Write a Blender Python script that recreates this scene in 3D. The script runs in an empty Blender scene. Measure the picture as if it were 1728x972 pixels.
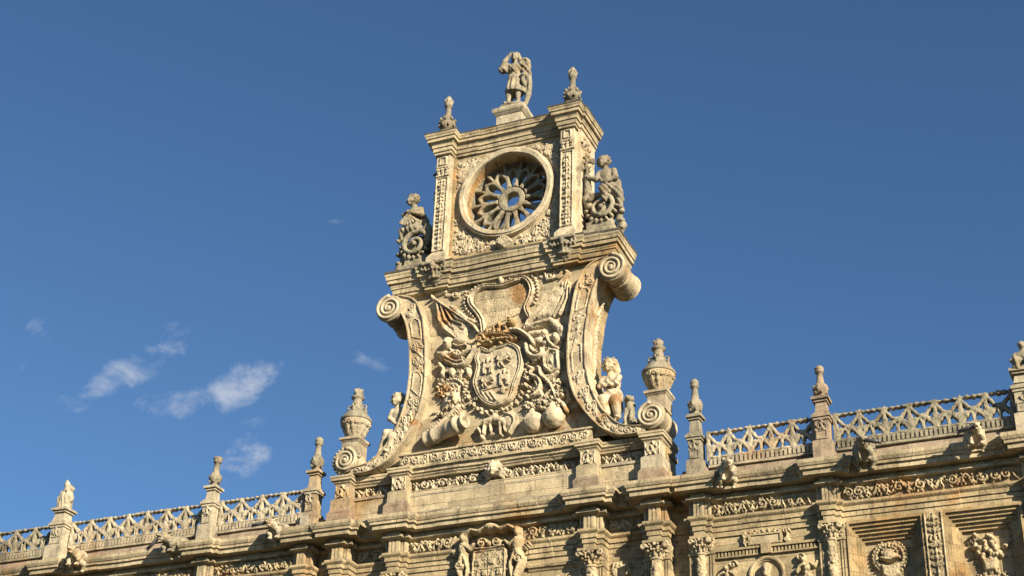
import bpy, math, random
import numpy as np
from mathutils import Matrix, Vector
R = math.radians
sc = bpy.context.scene
COL = sc.collection

# ------------------------------------------------------------------ camera, sky, sun, exposure
CAM = np.array([15.685, -34.0, 1.65]); FPX = 2650.0
YAW, PITCH, ROLL = 0.42268, 0.51327, 0.03482
def cam_axes():
    cy, sy = math.cos(YAW), math.sin(YAW); cp, sp = math.cos(PITCH), math.sin(PITCH)
    r = np.array([cy, sy, 0.]); f = np.array([-sy*cp, cy*cp, sp]); u = np.cross(r, f)
    c, s = math.cos(ROLL), math.sin(ROLL)
    return c*r + s*u, -s*r + c*u, f
CR, CU, CF = cam_axes()
cd = bpy.data.cameras.new('camera'); cam = bpy.data.objects.new('camera', cd); COL.objects.link(cam)
cd.sensor_width = 36; cd.lens = 36*FPX/1728; cd.clip_start = .5; cd.clip_end = 5000
cam.matrix_world = Matrix(((CR[0], CU[0], -CF[0], CAM[0]), (CR[1], CU[1], -CF[1], CAM[1]), (CR[2], CU[2], -CF[2], CAM[2]), (0, 0, 0, 1)))
sc.camera = cam
SUN_AZ, SUN_EL = 55.0, 23.0          # degrees to the right of the facade's normal, and above the horizon
SKY_STRENGTH, SUN_STRENGTH = 0.05, 5.0
sc.view_settings.view_transform = 'Standard'; sc.view_settings.look = 'None'
sc.view_settings.gamma = 1; sc.view_settings.use_curve_mapping = False
sc.view_settings.exposure = 1.18

def link_math(nt, op, a, b=None, c=None):
    n = nt.nodes.new('ShaderNodeMath'); n.operation = op
    for i, v in enumerate((a, b, c)):
        if v is None: continue
        if isinstance(v, (int, float)): n.inputs[i].default_value = v
        else: nt.links.new(v, n.inputs[i])
    return n.outputs[0]
def link_mix(nt, fac, a, b, mode='MIX'):
    n = nt.nodes.new('ShaderNodeMix'); n.data_type = 'RGBA'; n.blend_type = mode
    for i, v in ((0, fac), (6, a), (7, b)):
        if isinstance(v, (int, float)): n.inputs[i].default_value = v
        elif isinstance(v, tuple): n.inputs[i].default_value = (*v, 1)
        else: nt.links.new(v, n.inputs[i])
    return n.outputs[2]
def link_range(nt, v, a, b, c=0., d=1., smooth=True):
    n = nt.nodes.new('ShaderNodeMapRange'); n.interpolation_type = 'SMOOTHSTEP' if smooth else 'LINEAR'
    nt.links.new(v, n.inputs[0])
    for i, x in enumerate((a, b, c, d)): n.inputs[1+i].default_value = x
    return n.outputs[0]
def link_vec(nt, op, a, b):
    n = nt.nodes.new('ShaderNodeVectorMath'); n.operation = op
    for i, v in enumerate((a, b)):
        if isinstance(v, tuple): n.inputs[i].default_value = v
        else: nt.links.new(v, n.inputs[i])
    return n.outputs['Value'] if op == 'DOT_PRODUCT' else n.outputs[0]
def link_noise(nt, vec, scale, detail=4., rough=.55, dist=0.):
    n = nt.nodes.new('ShaderNodeTexNoise'); nt.links.new(vec, n.inputs['Vector'])
    n.inputs['Scale'].default_value = scale; n.inputs['Detail'].default_value = detail
    n.inputs['Roughness'].default_value = rough; n.inputs['Distortion'].default_value = dist
    return n.outputs[0]

world = bpy.data.worlds.new('World'); sc.world = world; world.use_nodes = True
def build_world():
    nt = world.node_tree; nt.nodes.clear()
    sky = nt.nodes.new('ShaderNodeTexSky'); sky.sky_type = 'NISHITA'; sky.sun_disc = False
    sky.sun_elevation = R(SUN_EL); sky.sun_rotation = R(180 - SUN_AZ)
    sky.altitude = 800; sky.air_density = 1.0; sky.dust_density = 0.1; sky.ozone_density = 3.5
    tc = nt.nodes.new('ShaderNodeTexCoord'); d = tc.outputs['Generated']
    # thin wisps of cloud low in the west: each an ellipse of sky direction broken up by noise
    e0 = np.array(CLOUD_AXIS, float); e0 /= np.linalg.norm(e0)
    e1 = np.cross(e0, [0, 0, 1.]); e1 /= np.linalg.norm(e1); e2 = np.cross(e1, e0)
    w = link_vec(nt, 'DOT_PRODUCT', d, tuple(e0))
    u = link_math(nt, 'DIVIDE', link_vec(nt, 'DOT_PRODUCT', d, tuple(e1)), w)
    v = link_math(nt, 'DIVIDE', link_vec(nt, 'DOT_PRODUCT', d, tuple(e2)), w)
    front = link_range(nt, w, .3, .5)
    comb = nt.nodes.new('ShaderNodeCombineXYZ'); nt.links.new(u, comb.inputs[0]); nt.links.new(v, comb.inputs[1])
    rot = nt.nodes.new('ShaderNodeMapping'); nt.links.new(comb.outputs[0], rot.inputs[0])
    rot.inputs['Rotation'].default_value = (0, 0, R(-32)); rot.inputs['Scale'].default_value = (1, 1.35, 1)
    n1 = link_noise(nt, rot.outputs[0], 24, 8, .62, .6)
    n2 = link_noise(nt, rot.outputs[0], 60, 6, .62, .2)
    nn = link_math(nt, 'ADD', link_math(nt, 'MULTIPLY', n1, .75), link_math(nt, 'MULTIPLY', n2, .25))
    tot = None
    for (cu, cv, a, b, ang, s) in CLOUDS:
        ca, sa = math.cos(R(ang)), math.sin(R(ang))
        du = link_math(nt, 'SUBTRACT', u, cu); dv = link_math(nt, 'SUBTRACT', v, cv)
        p = link_math(nt, 'ADD', link_math(nt, 'MULTIPLY', du, ca/a), link_math(nt, 'MULTIPLY', dv, sa/a))
        q = link_math(nt, 'ADD', link_math(nt, 'MULTIPLY', du, -sa/b), link_math(nt, 'MULTIPLY', dv, ca/b))
        rr = link_math(nt, 'ADD', link_math(nt, 'MULTIPLY', p, p), link_math(nt, 'MULTIPLY', q, q))
        m = link_range(nt, rr, 2.6, 0., 0., s)
        tot = m if tot is None else link_math(nt, 'MAXIMUM', tot, m)
    dens = link_range(nt, link_math(nt, 'ADD', link_math(nt, 'MULTIPLY', nn, 1.5), link_math(nt, 'MULTIPLY', tot, .40)), 1.04, 1.50, 0., .85)
    dens = link_math(nt, 'MULTIPLY', dens, front)
    dens = link_math(nt, 'MULTIPLY', dens, link_range(nt, tot, .0, .35))
    tint = link_mix(nt, 1.0, sky.outputs[0], SKY_TINT, 'MULTIPLY')
    col = link_mix(nt, dens, tint, CLOUD_COLOUR)
    bg = nt.nodes.new('ShaderNodeBackground'); bg.inputs[1].default_value = SKY_STRENGTH
    nt.links.new(col, bg.inputs[0])
    out = nt.nodes.new('ShaderNodeOutputWorld'); nt.links.new(bg.outputs[0], out.inputs[0])
def ray(px, py):
    d = (px-864)/FPX*CR - (py-486)/FPX*CU + CF
    return d/np.linalg.norm(d)
CLOUD_AXIS = ray(330, 640)
def cloud(px, py, half_w, half_h, ang, s):          # px, radii in photograph pixels (only used to find the direction)
    e0 = CLOUD_AXIS; e1 = np.cross(e0, [0, 0, 1.]); e1 /= np.linalg.norm(e1); e2 = np.cross(e1, e0)
    d = ray(px, py); w = d @ e0
    return (d@e1/w, d@e2/w, half_w/FPX, half_h/FPX, ang, s)
CLOUDS = [cloud(232, 615, 92, 28, 38, 1.05), cloud(285, 585, 46, 26, 30, .95), cloud(300, 682, 66, 26, 15, 1.08), cloud(408, 646, 58, 36, 30, 1.30), cloud(403, 778, 62, 34, 48, 1.24),
          cloud(72, 555, 30, 22, 0, .9), cloud(300, 555, 26, 18, 20, .85), cloud(620, 612, 40, 18, 0, .66), cloud(235, 786, 55, 16, 5, .85), cloud(573, 380, 26, 14, 0, .6),
          cloud(140, 690, 60, 14, -12, .75), cloud(425, 716, 40, 14, 10, .75), cloud(20, 610, 30, 16, 0, .7)]
SKY_TINT = (.77, .955, 1.06); CLOUD_COLOUR = (5.2, 5.6, 6.4)
build_world()
sd = bpy.data.lights.new('sun', 'SUN'); sd.energy = SUN_STRENGTH; sd.angle = R(.5); sd.color = (1., .88, .655)
sun = bpy.data.objects.new('sun', sd); COL.objects.link(sun)
to_sun = Vector((math.cos(R(SUN_EL))*math.sin(R(SUN_AZ)), -math.cos(R(SUN_EL))*math.cos(R(SUN_AZ)), math.sin(R(SUN_EL))))
sun.rotation_euler = to_sun.to_track_quat('Z', 'Y').to_euler(); sun.location = (40, -40, 60)

# ------------------------------------------------------------------ noise, materials
_tab = np.random.RandomState(7).rand(64, 64, 64).astype(np.float32)
def vnoise(P):
    P = np.asarray(P, float); i = np.floor(P).astype(int); f = P - i; f = f*f*(3-2*f); i &= 63; j = (i+1) & 63
    def g(a, b, c): return _tab[a, b, c]
    x0, y0, z0 = i[..., 0], i[..., 1], i[..., 2]; x1, y1, z1 = j[..., 0], j[..., 1], j[..., 2]
    fx, fy, fz = f[..., 0], f[..., 1], f[..., 2]
    a = (g(x0, y0, z0)*(1-fx)+g(x1, y0, z0)*fx)*(1-fy) + (g(x0, y1, z0)*(1-fx)+g(x1, y1, z0)*fx)*fy
    b = (g(x0, y0, z1)*(1-fx)+g(x1, y0, z1)*fx)*(1-fy) + (g(x0, y1, z1)*(1-fx)+g(x1, y1, z1)*fx)*fy
    return (a*(1-fz)+b*fz)*2-1

def stone(name, base, warm, grey, warm_at=(.5, .68), lichen=.5, streak=.35, joints=None, bump=.5, warm_scale=.55, stains=None, crust=.48):
    m = bpy.data.materials.new(name); m.use_nodes = True; nt = m.node_tree
    bs = nt.nodes['Principled BSDF']; bs.inputs['Roughness'].default_value = .92; bs.inputs['Specular IOR Level'].default_value = .15
    geo = nt.nodes.new('ShaderNodeNewGeometry'); P = geo.outputs['Position']
    big = link_noise(nt, P, warm_scale, 4, .6, .6)
    mid = link_noise(nt, P, 2.6, 6, .6, .3)
    fine = link_noise(nt, P, 19, 5, .65)
    col = link_mix(nt, link_range(nt, big, *warm_at), base, warm)
    blotch = link_noise(nt, link_vec(nt, 'ADD', P, (31., 7., 13.)), 1.5, 5, .6, .8)
    col = link_mix(nt, link_range(nt, blotch, .52, .72, 0., .6), col, tuple(.5*(a+b) for a, b in zip(base, grey)))
    sv = link_vec(nt, 'MULTIPLY', P, (4.5, 4.5, .45))
    st = link_noise(nt, sv, 1., 5, .6, .2)
    col = link_mix(nt, link_range(nt, st, .52, .72, 0., streak), col, grey)
    sep = nt.nodes.new('ShaderNodeSeparateXYZ'); nt.links.new(geo.outputs['Normal'], sep.inputs[0])
    up = link_range(nt, sep.outputs[2], .25, .9)
    lich = link_math(nt, 'MULTIPLY', up, link_range(nt, link_noise(nt, P, 5., 5, .65), .30, .6, 0., lichen))
    col = link_mix(nt, lich, col, (.16, .15, .13))
    if lichen > .55:
        col = link_mix(nt, link_range(nt, link_noise(nt, link_vec(nt, 'ADD', P, (3., 17., 5.)), 4., 6, .7), .5, .68, 0., lichen*.8), col, (.19, .17, .14))
    # black crust: hard-edged patches where rain never washes, drawn out downwards
    gv = link_vec(nt, 'ADD', link_vec(nt, 'MULTIPLY', P, (3.1, 3.1, 1.5)), (5., 2., 9.))
    gn = link_noise(nt, gv, 1., 8, .68, .5)
    col = link_mix(nt, link_range(nt, gn, .54, .63, 0., crust), col, (.105, .09, .07))
    for (sx, sz, sr) in stains or ():        # iron stains, each at its own place on the wall
        dv = link_vec(nt, 'MULTIPLY', link_vec(nt, 'SUBTRACT', P, (sx, 0, sz)), (1., .3, 1.))
        ln = nt.nodes.new('ShaderNodeVectorMath'); ln.operation = 'LENGTH'; nt.links.new(dv, ln.inputs[0])
        rr = link_math(nt, 'ADD', ln.outputs['Value'], link_math(nt, 'MULTIPLY', link_math(nt, 'SUBTRACT', mid, .5), .9))
        col = link_mix(nt, link_range(nt, rr, sr, sr*.45, 0., .8), col, (.46, .235, .085))
    val = link_math(nt, 'ADD', link_range(nt, mid, .25, .75, .49, .84), link_range(nt, fine, .25, .75, -.15, .15))
    bh = link_math(nt, 'ADD', link_math(nt, 'MULTIPLY', fine, .6), link_math(nt, 'MULTIPLY', mid, .8))
    if joints:
        s2 = nt.nodes.new('ShaderNodeSeparateXYZ'); nt.links.new(P, s2.inputs[0])
        cv = nt.nodes.new('ShaderNodeCombineXYZ')
        wob = link_math(nt, 'MULTIPLY', mid, .05)
        nt.links.new(link_math(nt, 'ADD', s2.outputs[0], s2.outputs[1]), cv.inputs[0])
        nt.links.new(link_math(nt, 'ADD', link_math(nt, 'ADD', s2.outputs[2], .08), wob), cv.inputs[1])
        br = nt.nodes.new('ShaderNodeTexBrick'); nt.links.new(cv.outputs[0], br.inputs['Vector'])
        br.inputs['Scale'].default_value = 1; br.inputs['Brick Width'].default_value = joints[0]; br.inputs['Row Height'].default_value = joints[1]
        br.inputs['Mortar Size'].default_value = .008; br.inputs['Mortar Smooth'].default_value = .4
        br.inputs['Color1'].default_value = (.72, .70, .66, 1); br.inputs['Color2'].default_value = (1.1, 1.06, 1., 1); br.inputs['Mortar'].default_value = (.42, .38, .34, 1)
        br.offset_frequency = 2; br.squash = 1.35; br.squash_frequency = 3
        col = link_mix(nt, 1., col, br.outputs[0], 'MULTIPLY')
        bh = link_math(nt, 'SUBTRACT', bh, link_math(nt, 'MULTIPLY', br.outputs[1], .5))
    hv = nt.nodes.new('ShaderNodeHueSaturation'); nt.links.new(col, hv.inputs['Color']); nt.links.new(val, hv.inputs['Value'])
    nt.links.new(hv.outputs[0], bs.inputs['Base Color'])
    bp = nt.nodes.new('ShaderNodeBump'); bp.inputs['Strength'].default_value = bump; bp.inputs['Distance'].default_value = .03
    nt.links.new(bh, bp.inputs['Height']); nt.links.new(bp.outputs[0], bs.inputs['Normal'])
    return m
STAINS = [(-1.75, 22.2, .36), (.5, 22.6, .42), (2.15, 18.75, .3), (-1.5, 20.9, .26), (-1.6, 19.95, .26), (-2.4, 19.1, .2), (0.05, 21.35, .3), (2.9, 21.6, .3), (3.2, 18.95, .24)]
CREAM = (.58, .49, .34); OCHRE = (.47, .315, .155); GREY = (.28, .25, .19)
M_WALL = stone('limestone_ashlar', CREAM, OCHRE, GREY, warm_at=(.52, .7), joints=(.85, .42))
M_CARVE = stone('limestone_carving', (.62, .52, .37), (.50, .335, .175), GREY, warm_at=(.55, .72), lichen=.35, bump=.35, stains=STAINS)
M_TRIM = stone('limestone_mouldings', (.55, .465, .325), OCHRE, (.20, .185, .14), warm_at=(.56, .74), lichen=.55, joints=(.95, 3.1))
M_SIDE = stone('ochre_limestone', (.53, .41, .24), (.48, .30, .14), GREY, warm_at=(.48, .66), joints=(.7, .42))
M_LOW = stone('golden_limestone', (.51, .415, .265), (.46, .295, .15), (.22, .19, .14), warm_at=(.52, .7), joints=(.9, .45))
M_LOWCARVE = stone('golden_carving', (.52, .425, .275), (.46, .30, .155), (.22, .185, .13), warm_at=(.5, .7), lichen=.3, bump=.35)
M_GREY = stone('weathered_limestone', (.37, .325, .235), (.33, .25, .155), (.15, .14, .12), lichen=.8, streak=.65)
M_PALE = stone('pale_weathered_limestone', (.52, .445, .325), (.45, .32, .19), (.23, .21, .18), lichen=.6, streak=.45)
M_ROLL = stone('pale_scroll_blocks', (.54, .46, .335), (.45, .32, .19), (.23, .21, .18), lichen=.6, streak=.5, joints=(.55, 2.9))
M_RED = stone('reddish_limestone', (.40, .305, .215), (.36, .22, .145), (.22, .19, .155), lichen=.6, streak=.4)
M_FIELD = stone('stained_ashlar', CREAM, (.50, .30, .13), GREY, warm_at=(.56, .72), joints=(.85, .42), warm_scale=.8, stains=STAINS)
M_DARK = stone('lichened_slabs', (.11, .10, .08), (.10, .085, .06), (.07, .065, .055), lichen=.7, streak=.6)
M_SOOT = stone('blackened_limestone', (.30, .26, .19), (.27, .205, .13), (.13, .12, .10), lichen=.8, streak=.6)
M_BAND = stone('limestone_scroll_blocks', (.62, .52, .37), (.50, .335, .175), GREY, warm_at=(.56, .73), lichen=.35, bump=.4, stains=STAINS, joints=(3.7, .62))
M_BROWN = stone('iron_stained_carving', (.48, .35, .19), (.37, .20, .085), (.44, .36, .23), warm_at=(.4, .58), lichen=.2, warm_scale=1.6)
def plain(name, col, rough=.6, metal=0.):
    m = bpy.data.materials.new(name); m.use_nodes = True; nt = m.node_tree; b = nt.nodes['Principled BSDF']
    geo = nt.nodes.new('ShaderNodeNewGeometry'); n = link_noise(nt, geo.outputs['Position'], 6, 5, .6)
    nt.links.new(link_mix(nt, link_range(nt, n, .3, .7), tuple(.7*c for c in col), tuple(1.15*c for c in col)), b.inputs['Base Color'])
    b.inputs['Roughness'].default_value = rough; b.inputs['Metallic'].default_value = metal
    return m
M_LEAD = plain('old_lead_pipe', (.09, .085, .085), .55, .3)
M_PAVE = stone('plaza_paving', (.07, .07, .055), (.06, .06, .045), (.05, .05, .045), joints=None, lichen=0.)

# ------------------------------------------------------------------ object helpers
def tag(o, label=None, cat=None, group=None, kind=None):
    for k, v in (('label', label), ('category', cat), ('group', group), ('kind', kind)):
        if v: o[k] = v
    return o
def thing(name, label, cat, loc=(0, 0, 0), group=None):
    o = bpy.data.objects.new(name, None); COL.objects.link(o); o.location = loc; o.empty_display_size = .3
    return tag(o, label, cat, group)
def copy_tree(o, parent=None):
    c = o.copy(); COL.objects.link(c)
    if parent is not None: c.parent = parent; c.matrix_parent_inverse = o.matrix_parent_inverse
    for ch in [x for x in bpy.data.objects if x.parent == o]: copy_tree(ch, c)
    return c
def mesh_obj(name, V, F, mat, parent=None, smooth=False, rough=0., origin=None):
    """V in world metres. Linked as one mesh object; a child's coordinates are taken relative to its parent's place."""
    V = np.asarray(V, float).reshape(-1, 3)
    if rough: V = V + rough*np.stack([vnoise(V*2.3+k*17.3) for k in range(3)], -1) + .5*rough*np.stack([vnoise(V*7.1+k*9.7) for k in range(3)], -1)
    org = np.zeros(3)
    p = parent
    while p is not None: org = org + np.array(p.location); p = p.parent
    loc = np.zeros(3) if origin is None else np.asarray(origin, float)
    me = bpy.data.meshes.new(name)
    if isinstance(F, np.ndarray):
        me.vertices.add(len(V)); me.vertices.foreach_set('co', (V-loc-(org if origin is None else 0*org)).ravel())
        k = F.shape[1]; me.loops.add(F.size); me.loops.foreach_set('vertex_index', F.astype(np.int32).ravel())
        me.polygons.add(len(F)); me.polygons.foreach_set('loop_start', np.arange(0, F.size, k, dtype=np.int32))
        me.update(calc_edges=True)
    else:
        me.from_pydata((V-loc-(org if origin is None else 0*org)).tolist(), [], F)
    me.validate(); me.update()
    if smooth: me.polygons.foreach_set('use_smooth', np.ones(len(me.polygons), bool))
    me.materials.append(mat)
    o = bpy.data.objects.new(name, me); COL.objects.link(o)
    if parent is not None: o.parent = parent
    if origin is not None: o.location = loc-org
    return o

class MB:
    """Collects plain masonry shapes that become ONE mesh."""
    def __init__(s): s.V = []; s.F = []; s.n = 0
    def add(s, V, F):
        V = np.asarray(V, float).reshape(-1, 3); s.V.append(V); s.F += [tuple(int(i)+s.n for i in f) for f in F]; s.n += len(V); return s
    def grid(s, o, a, b, na, nb):
        o, a, b = (np.asarray(x, float) for x in (o, a, b))
        u, v = np.meshgrid(np.linspace(0, 1, na+1), np.linspace(0, 1, nb+1), indexing='ij')
        V = o + u[..., None]*a + v[..., None]*b; w = nb+1
        return s.add(V, [(i*w+j, (i+1)*w+j, (i+1)*w+j+1, i*w+j+1) for i in range(na) for j in range(nb)])
    def box(s, x0, x1, y0, y1, z0, z1, step=.4):
        nx, ny, nz = (max(1, int(round(abs(d)/step))) for d in (x1-x0, y1-y0, z1-z0))
        X, Y, Z = (x1-x0, 0, 0), (0, y1-y0, 0), (0, 0, z1-z0)
        s.grid((x0, y0, z0), X, Z, nx, nz); s.grid((x0, y1, z0), Z, X, nz, nx)
        s.grid((x0, y0, z0), Z, Y, nz, ny); s.grid((x1, y0, z0), Y, Z, ny, nz)
        s.grid((x0, y0, z1), X, Y, nx, ny); s.grid((x0, y0, z0), Y, X, ny, nx)
        return s
    def frustum(s, c, z0, z1, h0, h1):      # square frustum round (cx, cy)
        V = []
        for z, h in ((z0, h0), (z1, h1)):
            hx, hy = h if isinstance(h, tuple) else (h, h)
            V += [(c[0]-hx, c[1]-hy, z), (c[0]+hx, c[1]-hy, z), (c[0]+hx, c[1]+hy, z), (c[0]-hx, c[1]+hy, z)]
        return s.add(V, [(0, 1, 5, 4), (1, 2, 6, 5), (2, 3, 7, 6), (3, 0, 4, 7), (4, 5, 6, 7), (3, 2, 1, 0)])
    def prism(s, poly, y0, y1, step=None):  # polygon in x,z (counter-clockwise seen from the front) between y0 (front) and y1
        n = len(poly); V = [(x, y0, z) for x, z in poly] + [(x, y1, z) for x, z in poly]
        return s.add(V, [tuple(range(n)), tuple(range(2*n-1, n-1, -1))] + [(i, i+n, (i+1) % n+n, (i+1) % n) for i in range(n)])
    def sweep(s, path, prof, step=.45, caps=True):
        """profile (d outward, z) swept along a plan path; outward is to the right of travel."""
        P = [np.asarray(p, float) for p in path]; n = len(P); rings = []; blk = 0; tj = 0; g = np.random.RandomState(int(abs(P[0][0])*50+prof[0][1]*31) % 99999)
        T = [(P[i+1]-P[i])/max(1e-9, np.linalg.norm(P[i+1]-P[i])) for i in range(n-1)]
        N = [np.array([t[1], -t[0]]) for t in T]
        for i in range(n):
            if i == 0: m = N[0]
            elif i == n-1: m = N[-1]
            else: m = (N[i-1]+N[i])/max(.2, 1+N[i-1]@N[i])
            rings.append((P[i], m, blk))
            if i < n-1:
                Ls = np.linalg.norm(P[i+1]-P[i]); k = int(Ls/(step*1.6))
                m2 = N[i] if i+1 == n-1 else (N[i]+N[i+1])/max(.2, 1+N[i]@N[i+1])
                for j in range(1, k+1):                 # stones butt at each joint, every stone set a little differently
                    for e in (-.003, .003):
                        t = (j+.25*(g.rand()-.5) if e < 0 else tj)/(k+1); tj = t*(k+1)
                        u = t+e/Ls; rings.append((P[i]*(1-u)+P[i+1]*u, m*(1-u)+m2*u, blk)); blk += e < 0
        J = [(.0045*g.randn(), .0035*g.randn()) for _ in range(blk+1)]
        V = [(p[0]+m[0]*(d+J[q][0]), p[1]+m[1]*(d+J[q][0]), z+J[q][1]) for p, m, q in rings for d, z in prof]; k = len(prof)
        F = [(i*k+j, (i+1)*k+j, (i+1)*k+(j+1) % k, i*k+(j+1) % k) for i in range(len(rings)-1) for j in range(k)]
        F = [f[::-1] for f in F]
        if caps: F += [tuple(range(k)), tuple(range((len(rings)-1)*k+k-1, (len(rings)-1)*k-1, -1))]
        return s.add(V, F)
    def lathe(s, prof, c, seg=20, flute=None, axis='z'):
        """profile (r, h) turned round an axis through c; flute = (count, depth, h0, h1)."""
        V = []
        for r, h in prof:
            for k in range(seg):
                a = 2*math.pi*k/seg; q = r
                if flute and flute[2] <= h <= flute[3]: q = r*(1-flute[1]*abs(math.sin(flute[0]*a/2)))
                V.append((c[0]+q*math.cos(a), c[1]+q*math.sin(a), c[2]+h) if axis == 'z' else (c[0]+q*math.cos(a), c[1]+h, c[2]+q*math.sin(a)))
        n = len(prof); F = [(i*seg+k, i*seg+(k+1) % seg, (i+1)*seg+(k+1) % seg, (i+1)*seg+k) for i in range(n-1) for k in range(seg)]
        F += [tuple(range(seg))[::-1], tuple((n-1)*seg+k for k in range(seg))]
        if axis == 'y': F = [f[::-1] for f in F]
        return s.add(V, F)
    def tube(s, pts, r, seg=8):
        P = np.asarray(pts, float); n = len(P); rr = np.broadcast_to(np.asarray(r, float), (n,))
        T = np.gradient(P, axis=0); T /= np.linalg.norm(T, axis=1)[:, None]+1e-9
        up = np.array([.13, -.97, .2]); V = []
        for i in range(n):
            a = np.cross(T[i], up); a /= np.linalg.norm(a)+1e-9; b = np.cross(T[i], a)
            for k in range(seg):
                t = 2*math.pi*k/seg; V.append(P[i]+rr[i]*(math.cos(t)*a+math.sin(t)*b))
        F = [(i*seg+k, (i+1)*seg+k, (i+1)*seg+(k+1) % seg, i*seg+(k+1) % seg) for i in range(n-1) for k in range(seg)]
        F += [tuple(range(seg)), tuple((n-1)*seg+k for k in range(seg))[::-1]]
        return s.add(V, F)
    def build(s, name, mat, parent=None, rough=.007, smooth=False, origin=None):
        return mesh_obj(name, np.concatenate(s.V), s.F, mat, parent, smooth, rough, origin)

def steps_path(x0, x1, y, bumps, ends=None):
    """plan path along +x at depth y with piecewise-constant projections [(xa, xb, y)]."""
    br = sorted({x0, x1, *[v for b in bumps for v in b[:2]]}); pts = []
    if ends is not None: pts.append((x0, ends))
    lev = []
    for a, b in zip(br[:-1], br[1:]):
        m = (a+b)/2; yy = min([y]+[q for xa, xb, q in bumps if xa < m < xb]); lev.append((a, b, yy))
    for a, b, yy in lev: pts += [(a, yy), (b, yy)]
    if ends is not None: pts.append((x1, ends))
    out = [pts[0]]
    for p in pts[1:]:
        if abs(p[0]-out[-1][0])+abs(p[1]-out[-1][1]) > 1e-6:
            if len(out) > 1 and abs((out[-1][0]-out[-2][0])*(p[1]-out[-1][1])-(out[-1][1]-out[-2][1])*(p[0]-out[-1][0])) < 1e-9: out[-1] = p
            else: out.append(p)
    return out

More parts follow.
